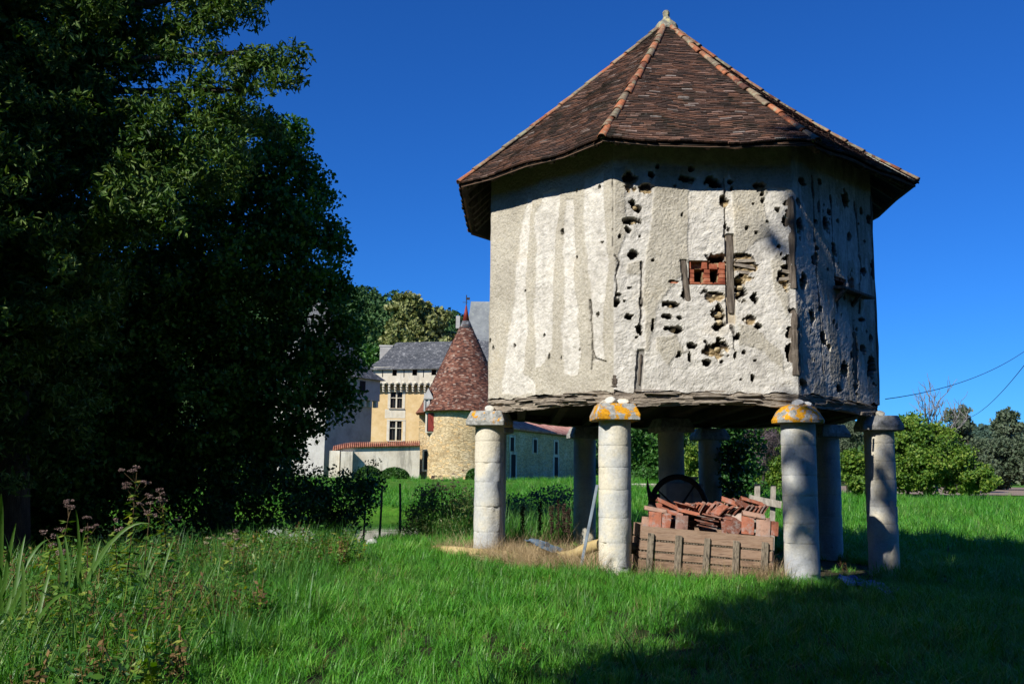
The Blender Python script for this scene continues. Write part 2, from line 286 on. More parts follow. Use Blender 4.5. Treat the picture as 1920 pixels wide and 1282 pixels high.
def wall_face(k, step):
    nu, nz = int(WW/step)+1, int((Z1W-Z0W)/step)+1
    u = np.linspace(0, WW, nu); z = np.linspace(Z0W, Z1W, nz); U, Z = np.meshgrid(u, z, indexing='ij')
    s = k*11
    H = .020*(vn(U*1.6, Z*1.6, s+1, 2)-.5) + .012*(vn(U*9, Z*9, s+2, 3)-.5) + .008*(vn(U*33, Z*33, s+3, 2)-.5)
    G = np.zeros_like(U); Rb = np.zeros_like(U); Wt = np.zeros_like(U)
    wu = .10*(vn(U*5, Z*3.5, s+4, 4)-.5); wz = .13*(vn(U*5, Z*5, s+5, 4)-.5)
    lime = np.zeros_like(U)
    if k == 0:
        for pl in WH_L: lime = np.maximum(lime, pip(pl, U+wu, Z+wz).astype(float))
    elif k == 1:
        lime[:] = 1
        for pl in BE_F: lime = np.minimum(lime, 1-pip(pl, U+wu, Z+wz).astype(float))
    else: lime = (vn(U*2.5, Z*.8, s+6, 4) > .43).astype(float)
    # soften one cell
    lm = lime.copy(); lm[1:-1, 1:-1] = (lime[1:-1, 1:-1]*2+lime[:-2, 1:-1]+lime[2:, 1:-1]+lime[1:-1, :-2]+lime[1:-1, 2:])/6
    H += .006*(vn(U*55, Z*55, s+21, 1)-.5) + (1-lm)*.012 + (1-lm)*.010*(vn(U*42, Z*42, s+7, 2)-.5) + lm*.014*(vn(U*7+Z*6, Z*16-U*8, s+8, 3)-.5)
    if k < 3:
        nU = 1.7*(vn(U*11, Z*11, s+9, 4)-.5); nZ = 1.7*(vn(U*11+9, Z*11, s+10, 4)-.5)
        hs = {1: HOLES_F, 2: HOLES_R, 0: [(.03, 3.9, .03, .05), (.9, 4.7, .02, .02), (1.5, 3.5, .015, .05), (2.1, 5.1, .02, .02), (2.55, 4.1, .03, .04), (2.6, 6.2, .03, .03)]}[k]
        r_ = random.Random(5+k)
        extra = [(r_.uniform(.1, 2.8), r_.uniform(3.0, 6.5), r_.uniform(.012, .03), r_.uniform(.012, .035)) for _ in range((8, 22, 30)[k])]
        for i, (a, z_, ru, rz) in enumerate(list(hs)+extra):
            e = .002
            d = np.hypot((U-a)/(ru+e)+nU, (Z-z_)/(rz+e)+nZ)
            mk = 1-sst(.86, 1.06, d); rubbly = i < len(hs) and ru*rz > .006 and (i*7+k) % 3 != 0; dep = r_.uniform(.07, .12) if rubbly else r_.uniform(.16, .26) if max(ru, rz) > .035 else .10
            if rubbly: Rb = np.maximum(Rb, (d < 1.1)*sst(.25, -.35, (Z-z_)/(rz+e)+nU*.8))
            G = np.maximum(G, mk); Wt = np.maximum(Wt, mk*dep)
        for cr_ in {0: CR_L, 1: CR_F, 2: [[(.66, 6.5), (.7, 5.2), (.8, 4.2), (.82, 3.2)], [(1.3, 6.3), (1.36, 5.0), (1.4, 4.3)], [(2.2, 6.4), (2.35, 5.2), (2.2, 4.4)]]}[k]:
            for (a0, b0), (a1, b1) in zip(cr_[:-1], cr_[1:]):
                L2 = (a1-a0)**2+(b1-b0)**2; t = np.clip(((U-a0)*(a1-a0)+(Z-b0)*(b1-b0))/L2, 0, 1)
                d = np.hypot(U-a0-t*(a1-a0)+.05*(vn(Z*9, U*0+1, s+12, 3)-.5), Z-b0-t*(b1-b0))
                wd = .001+.03*vn(Z*7, U*0+4, s+13, 2)**3*(1.6 if k else 1.)
                mk = 1-sst(wd, wd+.012, d); G = np.maximum(G, mk*.8); Wt = np.maximum(Wt, mk*.05)
        st_ = vn(U*9, Z*14, s+14, 2); rubble = .06*(np.abs(st_-.5)*2) + .03*vn(U*25, Z*25, s+15, 2)
        Wt = Wt - G*rubble*.8
        H = H*(.5 if k == 2 else 1)*(1-G) - Wt
        if k == 1:      # plaster gone where the post and the nest box bricks show
            pm = (1-sst(.07, .085, np.abs(U-1.855)+.03*(vn(Z*6, U*0, 91, 3)-.5)))*(1-sst(.0, .05, Z-5.34))*sst(3.88, 3.95, Z)
            H = H*(1-pm)-.05*pm; G = np.maximum(G, pm*.6); Rb = np.maximum(Rb, pm)
            bm = ((U > 1.2) & (U < 1.80) & (Z > 4.55) & (Z < 4.93)).astype(float)
            H = H*(1-bm)-.11*bm; G = np.maximum(G, bm); Rb = np.maximum(Rb, bm)
            om = ((((U > 1.29) & (U < 1.43)) | ((U > 1.54) & (U < 1.67))) & (Z > 4.585) & (Z < 4.81)).astype(float); H -= .3*om; Rb = Rb*(1-om)
            p2 = (1-sst(.045, .06, np.abs(U-1.145+.1*(Z-4.6))))*(1-sst(4.92, 4.96, Z))*sst(4.27, 4.31, Z); H = H*(1-p2)-.035*p2; G = np.maximum(G, p2*.6)
            p3 = (1-sst(.05, .07, np.abs(U-.41-.08*(Z-3.2))))*(1-sst(3.46, 3.52, Z)); H = H*(1-p3)-.04*p3; G = np.maximum(G, p3*.6)
        if k == 2:
            bm = ((U > 1.37) & (U < 1.76) & (Z > 4.74) & (Z < 4.92)).astype(float); H = H*(1-bm)-.25*bm; G = np.maximum(G, bm)
    # ragged lower edge
    H = H*sst(0, .03, U)*sst(0, .03, WW-U)
    zlow = Z0W + .13*vn(U*3.5, U*0+k, 40+k, 4)**1.5
    Zr = np.maximum(Z, zlow)
    a = oct(k, RW); bb = oct(k+1, RW); T = (bb-a).normalized(); q = TH0+(k-1)*PI/4; nn = (math.sin(q), -math.cos(q))
    X = a.x+T.x*U+nn[0]*H; Y = a.y+T.y*U+nn[1]*H
    I = np.arange(nu*nz).reshape(nu, nz)
    me = npmesh('wall', np.stack([X.ravel(), Y.ravel(), Zr.ravel()], 1), np.stack([I[:-1, :-1], I[1:, :-1], I[1:, 1:], I[:-1, 1:]], -1).reshape(-1, 4), False)
    at_ = me.color_attributes.new('mask', 'FLOAT_COLOR', 'POINT')
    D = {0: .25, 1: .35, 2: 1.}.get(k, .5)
    cc = np.stack([lm.ravel(), np.clip(G, 0, 1).ravel(), np.full(lm.size, D), np.clip(Rb, 0, 1).ravel()], 1).astype(np.float32)
    at_.data.foreach_set('color', cc.ravel())
    return ob('wall', me, m_plaster, dove)
for k in range(8): wall_face(k, .0165 if k < 3 else .12)
# inner shell keeps the loft dark behind the openings
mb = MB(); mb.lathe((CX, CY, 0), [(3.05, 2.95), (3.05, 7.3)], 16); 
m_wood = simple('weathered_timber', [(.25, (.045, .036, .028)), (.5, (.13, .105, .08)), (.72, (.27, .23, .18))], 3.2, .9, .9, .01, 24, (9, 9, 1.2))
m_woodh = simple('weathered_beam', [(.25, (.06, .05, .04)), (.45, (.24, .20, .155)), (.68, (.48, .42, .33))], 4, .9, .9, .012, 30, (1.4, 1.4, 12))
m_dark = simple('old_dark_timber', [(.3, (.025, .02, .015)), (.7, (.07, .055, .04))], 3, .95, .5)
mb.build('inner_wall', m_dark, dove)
# floor of the loft with joists
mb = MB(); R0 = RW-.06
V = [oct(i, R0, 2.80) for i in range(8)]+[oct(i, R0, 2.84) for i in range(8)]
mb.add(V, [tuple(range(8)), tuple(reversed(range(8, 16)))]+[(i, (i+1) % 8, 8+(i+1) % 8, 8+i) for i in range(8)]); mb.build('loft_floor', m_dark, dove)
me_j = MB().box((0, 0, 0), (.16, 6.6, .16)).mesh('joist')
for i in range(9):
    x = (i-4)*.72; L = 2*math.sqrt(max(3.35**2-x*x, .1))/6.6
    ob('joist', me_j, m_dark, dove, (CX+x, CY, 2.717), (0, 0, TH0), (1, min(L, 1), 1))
# bottom beams, one per side, deeply split
def beam(k):
    L = WW+.02; nu, nv = 150, 22
    s = 60+k
    prof = [(-.20, 2.65), (-.02, 2.625)]+[(-.012, 2.635+.20*j/(nv-5)) for j in range(nv-3)]+[(-.04, 2.86), (-.20, 2.86)]
    nv = len(prof); rr = random.Random(k)
    P = np.zeros((nu, nv, 3)); a = oct(k, RW+.0); bb = oct(k+1, RW+.0); T = (bb-a).normalized(); q = TH0+(k-1)*PI/4; nn = (math.sin(q), -math.cos(q))
    u = np.linspace(-.01, L-.01, nu); sag = .02*np.sin(u/L*PI*2+k)
    for j, (o, z) in enumerate(prof):
        lay = np.floor((z-2.6+.035*vn(u*2.2+k*7, u*0+.5, s, 3))/.036)
        h = .05*(vn(lay*3.7+.3, np.floor(u*1.7+lay*.37)*1.3, s+1)-.5)+.02*(vn(u*14, u*0+j*.9, s+2, 2)-.5)-.03*(vn(u*1.1, u*0+z*8, s+3, 3) > .62)
        if o < -.1: h = h*0
        P[:, j, 0] = a.x+T.x*u+nn[0]*(o+h); P[:, j, 1] = a.y+T.y*u+nn[1]*(o+h)
        P[:, j, 2] = z-sag + (.03*(vn(u*2.5, u*0+3, s+4, 3)-.6) if z > 2.82 else 0) + (.05*(vn(u*3.2, u*0+8, s+5, 3)-.4) if z < 2.64 else 0)
    I = np.arange(nu*nv).reshape(nu, nv)
    me = npmesh('beam', P.reshape(-1, 3), np.stack([I[:-1, :-1], I[1:, :-1], I[1:, 1:], I[:-1, 1:]], -1).reshape(-1, 4))
    o = ob('beam', me, m_woodh, dove)
    if k > 2: return
    for _ in range(16 if k < 2 else 7):       # loose split laths lying against the beam
        u0 = rr.uniform(.25, L-.7); ln = rr.uniform(.2, .55); z0 = rr.uniform(2.67, 2.86); tl = rr.uniform(-.09, .09)
        M = Matrix.Translation((a.x+T.x*(u0+ln/2)+nn[0]*.03, a.y+T.y*(u0+ln/2)+nn[1]*.03, z0)) @ Matrix.Rotation(math.atan2(T.y, T.x), 4, 'Z') @ Matrix.Rotation(tl, 4, 'Y')
        x = ob('splinter', me_spl, m_woodh, o); x.matrix_basis = M @ Matrix.Diagonal((ln, rr.uniform(.02, .04), rr.uniform(.008, .022), 1))
random.seed(3)
me_spl = MB().box((0, 0, 0), (1, 1, 1), jit=.12, taper=.8).mesh('splinter')
for k in range(8): beam(k)
# corner posts and the posts showing through the plaster
def wpt(k, u, z, off=0):
    a = oct(k, RW); bb = oct(k+1, RW); T = (bb-a).normalized(); q = TH0+(k-1)*PI/4
    return Vector((a.x+T.x*u+math.sin(q)*off, a.y+T.y*u-math.cos(q)*off, z))
def wrot(k): return TH0+(k-1)*PI/4
def plank(k, u, z0, z1, w, d, off, lean=0, name='post', mat=None):
    mb = MB(); n = 9
    me = bpy.data.meshes.new(name); vs_ = []; fs = []
    for i in range(n):
        t = i/(n-1); z = z0+(z1-z0)*t; uu = u+lean*(t-.5)*(z1-z0)
        ww = w*(1+random.uniform(-.12, .12)) * (.75 if i in (0, n-1) else 1)
        for du, dd in ((-.5, -1), (.5, -1), (.5, 0), (.0, .004/d*2), (-.5, 0)):
            vs_.append(tuple(wpt(k, uu+du*ww+random.uniform(-.006, .006), z, off+dd*d+random.uniform(-.006, .006))))
    for i in range(n-1):
        for j in range(5): fs.append((i*5+j, i*5+(j+1) % 5, (i+1)*5+(j+1) % 5, (i+1)*5+j))
    fs += [(4, 3, 2, 1, 0), tuple((n-1)*5+j for j in range(5))]
    me.from_pydata(vs_, [], fs); me.update()
    return ob(name, me, mat or m_wood, dove)
plank(1, 1.855, 4.1, 5.36, .10, .1, -.022)
plank(1, 1.145, 4.28, 4.94, .075, .08, -.004, -.1)
plank(1, .415, 2.95, 3.42, .035, .06, -.02, .08)
plank(1, 2.43, 4.93, 5.25, .10, .04, -.02, .1)
plank(2, 1.98, 3.1, 4.2, .13, .08, -.012)
plank(2, 1.93, 4.45, 5.1, .12, .08, -.03, .05)
plank(2, .72, 4.0, 5.3, .09, .05, -.02, -.05)
# laths and stones in the broken patch right of the post
for (u, z, l, tl) in ((2.12, 4.95, .32, -.05), (2.1, 4.86, .34, .16), (2.08, 4.76, .24, .1), (2.74, 4.78, .16, .2), (2.72, 4.66, .18, -.1)):
    M = Matrix.Translation(wpt(1, u, z, -.035)) @ Matrix.Rotation(wrot(1), 4, 'Z') @ Matrix.Rotation(tl, 4, 'Y')
    x = ob('lath', me_spl, m_wood, dove); x.matrix_basis = M @ Matrix.Diagonal((l, .04, .045, 1))
m_rubble = simple('ochre_rubble', [(.3, (.22, .15, .07)), (.5, (.42, .32, .17)), (.7, (.58, .50, .34))], 7, .95, .7, .01, 40, rnd=.25)
def stone_mesh(name, seed, sub=2, amp=.25):
    r = np.random.default_rng(seed)
    import bmesh as bmm
    bm = bmm.new(); bmm.ops.create_icosphere(bm, subdivisions=sub, radius=1)
    V = np.array([v.co[:] for v in bm.verts]); dirs = r.normal(size=(7, 3)); dirs /= np.linalg.norm(dirs, axis=1)[:, None]
    lim = r.uniform(.55, .85, 7)
    for d_, l_ in zip(dirs, lim):
        dd = V@d_; V = np.where((dd > l_)[:, None], V-d_*(dd-l_)[:, None], V)
    V += amp*.25*r.normal(size=V.shape)*.3
    for v, c_ in zip(bm.verts, V): v.co = c_
    me = bpy.data.meshes.new(name); bm.to_mesh(me); bm.free(); return me
me_st = [stone_mesh('stone', i, 2) for i in range(4)]
for (u, z, s_) in ((2.0, 4.68, .06), (2.1, 4.62, .05), (2.02, 4.52, .05), (2.16, 4.9, .035), (1.98, 4.42, .04), (1.6, 4.36, .07), (1.5, 4.34, .05), (1.7, 4.39, .05), (1.66, 4.08, .07), (1.68, 3.96, .06), (1.64, 3.52, .07), (1.56, 3.47, .05), (2.74, 5.78, .04), (2.72, 5.70, .045), (2.8, 5.66, .04), (2.70, 4.72, .05), (2.78, 4.6, .05), (.9, 4.2, .05), (.95, 3.82, .05), (.36, 5.82, .05), (.33, 5.57, .05), (2.17, 4.0, .04)):
    x = ob('stone', me_st[int(u*100) % 4], m_rubble, dove); x.matrix_basis = Matrix.Translation(wpt(1, u, z, -.115)) @ Matrix.Rotation(wrot(1)+u*9, 4, 'Z') @ Matrix.Diagonal((s_*1.2, s_, s_*.8, 1))
# nest box bricks around two square openings
m_brick = simple('red_brick', [(.3, (.22, .055, .03)), (.5, (.40, .12, .06)), (.7, (.52, .24, .14))], 8, .9, .6, .006, 60, rnd=.3)
me_br = MB().box((0, 0, 0), (1, 1, 1), jit=.04).mesh('brick')
def brick(k, u0, u1, z0, z1, off=-.015):
    x = ob('brick', me_br, m_brick, dove)
    x.matrix_basis = Matrix.Translation(wpt(k, (u0+u1)/2, (z0+z1)/2, off-.05)) @ Matrix.Rotation(wrot(k)+random.uniform(-.04, .04), 4, 'Z') @ Matrix.Diagonal((u1-u0-.012, .1, z1-z0-.01, 1))
for row in range(3):
    z0 = 4.59+row*.07
    for (a, b_) in ((1.21, 1.29), (1.43, 1.54), (1.67, 1.78)): brick(1, a+random.uniform(-.01, .01), b_, z0, z0+.07, -.015+random.uniform(-.01, .01))
for a, b_ in ((1.21, 1.38), (1.39, 1.58), (1.59, 1.78)):
    brick(1, a, b_, 4.552, 4.59, 0)
for a, b_ in ((1.21, 1.24), (1.40, 1.50), (1.52, 1.66), (1.68, 1.78)): brick(1, a, b_, 4.80, 4.87+random.uniform(0, .05))
for a, b_, z in ((.88, 1.05, 4.55), (1.22, 1.3, 4.50)): brick(1, a, b_, z, z+.045, -.02)
for a in (1.40, 1.57): brick(2, a, a+.16, 4.86, 4.93, -.02)
for z in (4.74, 4.80): brick(2, 1.70, 1.76, z, z+.06, -.02)
# landing ledge on the shaded side
mb = MB(); mb.box((0, 0, 0), (1.15, .2, .04), jit=.01)
x = mb.build('landing_ledge', m_wood, dove); x.matrix_basis = Matrix.Translation(wpt(2, 1.85, 4.69, .10)) @ Matrix.Rotation(wrot(2), 4, 'Z') @ Matrix.Rotation(.03, 4, 'Y') @ Matrix.Rotation(.06, 4, 'X')
for du in (1.36, 1.95): 
    mb = MB(); mb.box((0, 0, 0), (.06, .26, .06)); x = mb.build('bracket', m_wood, dove); x.matrix_basis = Matrix.Translation(wpt(2, du, 4.58, .08)) @ Matrix.Rotation(wrot(2), 4, 'Z') @ Matrix.Rotation(-.8, 4, 'X')
# corner posts
for i, (z0, z1, s_) in ((2, (4.5, 6.05, .15)), (2, (3.12, 4.16, .155)), (3, (2.95, 6.9, .11)), (1, (2.9, 3.1, .1))):
    mb = MB(); n = 14; c = oct(i, RW-s_*.42); a = TH0+(i-1.5)*PI/4
    for j in range(n-1):
        za, zb = z0+(z1-z0)*j/(n-1), z0+(z1-z0)*(j+1)/(n-1)
    pts = []; fs = []
    for j in range(n):
        z = z0+(z1-z0)*j/(n-1); w = s_*(.5+.06*random.uniform(-1, 1))*(.6 if j == n-1 else 1)
        for q in range(6):
            t = a+PI/6*(2*q); pts.append((c.x+w*1.1*math.sin(t)+random.uniform(-.008, .008), c.y-w*1.1*math.cos(t), z))
    for j in range(n-1):
        for q in range(6): fs.append((j*6+q, j*6+(q+1) % 6, (j+1)*6+(q+1) % 6, (j+1)*6+q))
    fs.append(tuple((n-1)*6+q for q in range(6)))
    mb.add(pts, fs); mb.build('corner_post', m_wood, dove)
# ---------------------------------------------------------------- pillars
m_stone, nt, b = newmat('pale_limestone')
p = pos(nt); oi = nt.nodes.new('ShaderNodeObjectInfo')
c1 = ramp(nt, noise(nt, p, 1.3, 5, .6), [(.40, (.68, .63, .50)), (.50, (.56, .56, .52)), (.62, (.42, .44, .46))])
c2 = ramp(nt, noise(nt, p, 26, 6, .75), [(.3, (.74, .73, .70)), (.5, (.96, .96, .95)), (.7, (1.05, 1.05, 1.05))])
c = mixc(nt, 1, c1, c2, 'MULTIPLY')
pit = ramp(nt, noise(nt, p, 5.5, 6, .8), [(.64, 0.), (.72, .8)]); c = mixc(nt, pit, c, (.12, .115, .10))
nt.links.new(c, b.inputs['Base Color']); b.inputs['Roughness'].default_value = .92; b.inputs['Specular IOR Level'].default_value = .2
bump(nt, b, mth(nt, 'ADD', noise(nt, p, 30, 6, .75), mth(nt, 'MULTIPLY', noise(nt, p, 7, 4, .7), 1.5)), .7, .012)
def capmat(name, lich):
    m_, nt, b = newmat(name); p = pos(nt)
    c1 = ramp(nt, noise(nt, p, 10, 8, .8), [(.32, (.10, .10, .09)), (.5, (.33, .33, .30)), (.68, (.60, .59, .55))])
    f = mth(nt, 'ADD', mth(nt, 'MULTIPLY', noise(nt, p, 7.0, 3, .6), .7), mth(nt, 'MULTIPLY', noise(nt, p, 26, 6, .8), .3))
    k = ramp(nt, f, [(lich, 0.), (lich+.02, 1.)])
    oc = ramp(nt, noise(nt, p, 30, 5, .7), [(.3, (.42, .16, .01)), (.6, (.72, .36, .02))])
    y = ramp(nt, noise(nt, p, 14, 5, .7, 0), [(.6, 0.), (.68, .7)]); c1 = mixc(nt, y, c1, (.45, .42, .22))
    c = mixc(nt, k, c1, oc); nt.links.new(c, b.inputs['Base Color']); b.inputs['Roughness'].default_value = .95; b.inputs['Specular IOR Level'].default_value = .15
    bump(nt, b, noise(nt, p, 28, 6, .8), .8, .015); return m_
m_cap_l, m_cap_h, m_cap_n = capmat('lichened_cap', .56), capmat('heavily_lichened_cap', .495), capmat('grey_cap', .68)
DR = .28
def rough_drum(name, r0, r1, z0, z1, seed, n=40, rings=7, chip=1.):
    rg = np.random.default_rng(seed); V = []; 
    zz = np.concatenate([[0, .03], np.linspace(.1, .9, rings), [.97, 1]])*(z1-z0)
    rr_ = np.interp(zz/(z1-z0), [0, .06, .94, 1], [-.008, 0, 0, -.008])
    th = np.arange(n)*2*PI/n
    TH, ZZ = np.meshgrid(th, zz, indexing='xy')
    nzv = vn(np.cos(TH)*2.2+5+seed, np.sin(TH)*2.2+5+ZZ*5, seed % 17, 3); chipm = sst(.66, .8, vn(np.cos(TH)*1.9+seed*3.1+9, np.sin(TH)*1.9+9+(z0+ZZ)*4, (seed*3) % 23, 3))
    R_ = (r0+(r1-r0)*ZZ/(z1-z0))+rr_[:, None]*.4+.010*(nzv-.5)-.022*chipm*chip
    V = np.stack([R_*np.cos(TH), R_*np.sin(TH), ZZ+z0], -1).reshape(-1, 3)
    I = np.arange(len(V)).reshape(len(zz), n); In = np.roll(I, -1, axis=1)
    Fq = np.stack([I[:-1], In[:-1], In[1:], I[1:]], -1).reshape(-1, 4)
    return V, Fq
def pillar(i, x, y, capkind, dr=DR, top=2.37, lean=(0, 0)):
    g0 = gz(x, y)-.35
    base = MB(); base.lathe((0, 0, 0), [(dr-.022, g0), (dr-.025, top)], 20); me = base.mesh('pillar')
    pl = ob('pillar', me, m_stone, dove, (x, y, 0), (lean[0], lean[1], 0))
    zs = [g0]; r_ = random.Random(i*7+1)
    z = gz(x, y)+.12
    hts = [.36, .37, .42, .34, .33, .32, .40] if i == 1 else [r_.uniform(.29, .46) for _ in range(9)]
    for h in hts:
        zs.append(z); z += h
        if z > top-.15: break
    zs.append(top)
    for j in range(len(zs)-1):
        V, Fq = rough_drum('drum', dr, dr-.002, zs[j]+.0015, zs[j+1]-.0015, i*13+j, 40 if i < 4 else 20, 7 if i < 4 else 3, 1.6 if j < 2 else .8)
        ob('drum', npmesh('drum', V, Fq, True), m_stone, pl)
    # capital
    c = MB(); rz = TH0+(i-1.5)*PI/4
    if capkind == 'round':
        c.lathe((0, 0, 0), [(.34, top-.005), (.395, top+.0), (.40, top+.045), (.38, top+.08), (.33, top+.17), (.26, top+.25), (.15, top+.29)], 32, .012)
    elif capkind == 'bevel':
        for (s0, zz) in (): pass
        pr = [(.485, top), (.49, top+.085), (.385, top+.262)]
        c.lathe((0, 0, 0), pr, 4, .0)
    mcap = {2: m_cap_h, 1: m_cap_h, 0: m_cap_l}.get(i, m_cap_n)
    me = c.mesh('capital'); co = ob('capital', me, mcap, pl)
    if capkind == 'bevel':
        co.rotation_euler = (0, 0, CAPROT.get(i, .2))
        md = co.modifiers.new('b', 'BEVEL'); md.width = .014; md.segments = 1
    return pl
CAPROT = {0: -.25, 1: .06, 3: -.12, 4: .3}
RP = .2066*18
for i in range(8):
    c = oct(i, RP)
    if i == 6: c = c
    pillar(i, c.x, c.y, 'round' if i == 2 else 'bevel', dr=[.258, .252, .262, .256, .255, .255, .255, .255][i], top=2.37)
pillar(8, CX, CY, 'bevel', dr=.25, top=2.37)
# rubble between the capitals and the beam
me_st2 = [stone_mesh('stone', i+11, 2) for i in range(4)]
for i in range(4):
    c = oct(i, RP)
    for j in range((2, 6, 8, 2)[i]):
        a = random.uniform(0, 2*PI); s_ = random.uniform(.07, .12)
        x = ob('stone', me_st2[j % 4], m_stone, dove); x.matrix_basis = Matrix.Translation((c.x+.13*math.cos(a), c.y+.13*math.sin(a)+.03, 2.63+random.uniform(0, .05))) @ Matrix.Rotation(a, 4, 'Z') @ Matrix.Diagonal((s_*1.3, s_, s_*.75, 1))
# ---------------------------------------------------------------- roof
RE = 4.38; ZE = 6.73; ZA = 10.70
hipdef = {i: (RE, ZE, .04) for i in range(8)}
hipdef[3] = (4.55, 6.82, .20); hipdef[2] = (RE+.0, ZE-.03, .09); hipdef[4] = (4.5, 6.76, .15)
def hip(i, s):
    i %= 8; R, z, sag = hipdef[i]; p = oct(i, R*s)
    p.z = ZA + (z-ZA)*s - sag*math.sin(PI*s)*1.0
    return p
def roofp(k, s, t):
    p = hip(k, s).lerp(hip(k+1, s), t)
    p.z += .018*(math.sin(k*3+t*7+s*5)+math.sin(k+t*13-s*11))*s - .035*math.sin(PI*t)*s
    return p
NS = 78
m_tile, nt, b = newmat('old_clay_tile'); m_tile_j, nt2, b2 = newmat('old_clay_tile_joined')
for (nt, b, joined) in ((nt, b, False), (nt2, b2, True)):
    p = pos(nt)
    if joined: rnd_ = nt.nodes.new('ShaderNodeNewGeometry').outputs['Random Per Island']
    else: rnd_ = nt.nodes.new('ShaderNodeObjectInfo').outputs['Random']
    c1 = ramp(nt, rnd_, [(0, (.042, .030, .024)), (.38, (.082, .052, .040)), (.66, (.12, .066, .046)), (.86, (.175, .088, .055)), (.96, (.25, .15, .11)), (1, (.26, .23, .20))])
    c2 = ramp(nt, noise(nt, p, 30, 6, .8), [(.3, (.45, .45, .45)), (.55, (1, 1, 1)), (.7, (1.3, 1.25, 1.2))])
    c = mixc(nt, 1, c1, c2, 'MULTIPLY')
    li = ramp(nt, noise(nt, p, 17, 6, .75), [(.60, 0.), (.68, .65)]); c = mixc(nt, li, c, (.38, .36, .32))
    mo = ramp(nt, noise(nt, p, 1.1, 6, .75), [(.50, 0.), (.62, .8)]); c = mixc(nt, mo, c, (.022, .022, .014))
    yl = ramp(nt, noise(nt, p, 4, 7, .8), [(.70, 0.), (.74, .6)]); c = mixc(nt, yl, c, (.34, .26, .08))
    nt.links.new(c, b.inputs['Base Color']); b.inputs['Roughness'].default_value = .93; b.inputs['Specular IOR Level'].default_value = .15
    bump(nt, b, noise(nt, p, 50, 5, .7), .6, .006)
roof = None
# boarding below the tiles
mb = MB()
n = 12
for k in range(8):
    top = []; 
    for si in range(n+1):
        s = .02+.975*si/n
        for tt in (0, .25, .5, .75, 1):
            p = roofp(k, s, tt); top.append((p.x, p.y, p.z-.045))
    f = []
    for si in range(n):
        for j in range(4): f.append((si*5+j, (si+1)*5+j, (si+1)*5+j+1, si*5+j+1))
    mb.add(top, f); mb.add([(x, y, z-.03) for x, y, z in top], [tuple(reversed(q)) for q in f])
roof = mb.build('roof', m_dark, dove)
# fascia and rafters
for k in range(8):
    mb = MB(); a = [roofp(k, .992, t) for t in np.linspace(0, 1, 9)]; bq = [roofp(k, .985, t) for t in np.linspace(0, 1, 9)]
    for j in range(8):
        p0, p1, q0, q1 = a[j], a[j+1], bq[j], bq[j+1]
        mb.add([p0+Vector((0, 0, -.035)), p1+Vector((0, 0, -.035)), p1+Vector((0, 0, -.085)), p0+Vector((0, 0, -.085)), q0+Vector((0, 0, -.035)), q1+Vector((0, 0, -.035)), q1+Vector((0, 0, -.085)), q0+Vector((0, 0, -.085))], [(0, 1, 2, 3), (7, 6, 5, 4), (0, 4, 5, 1), (3, 2, 6, 7)])
    mb.build('fascia', m_fascia if False else simple('fascia_board', [(.3, (.09, .05, .03)), (.7, (.22, .13, .08))], 5, .9, .4) if k == 0 else bpy.data.materials['fascia_board'], roof)
for k in (7, 0, 1, 2, 3):
    for t in np.linspace(.06, .94, 7):
        p0 = roofp(k, .97, t); p1 = roofp(k, .74, .5+(t-.5)*1.0); mb = MB()
        d = (p0-p1); L = d.length; q = d.to_track_quat('Y', 'Z').to_matrix()
        mb.box((p0+p1)/2+Vector((0, 0, -.125)), (.08, L, .10), q); mb.build('rafter', m_wood if k != 1 else m_wood, roof)
me_tile = []
for v_ in range(5):
    random.seed(v_); mb = MB(); w = .5; 
    jb = lambda: random.uniform(-.03, .03)
    # curved thin slab, local x across, y down the slope, z out
    P = []
    for (yy, zz) in ((-.5, .0), (.5, 1.0)):
        for (xx, c_) in ((-.5, 0), (0, .35), (.5, 0)):
            P.append((xx+jb()*.5, yy+(jb()*1.6 if yy > 0 else 0), zz+c_*.3+jb()*4)); 
    Q = [(x, y, z-1.0) for x, y, z in P]
    mb.add(P+Q, [(0, 3, 4, 1), (1, 4, 5, 2), (3, 9, 10, 4), (4, 10, 11, 5), (0, 6, 9, 3), (2, 5, 11, 8)])
    me_tile.append(mb.mesh('tile'))
random.seed(11)
tiles_obj = []; JV = []; JF = []
tmv = [np.array([v.co[:] for v in me.vertices]) for me in me_tile]; tmf = [[tuple(p.vertices) for p in me.polygons] for me in me_tile]
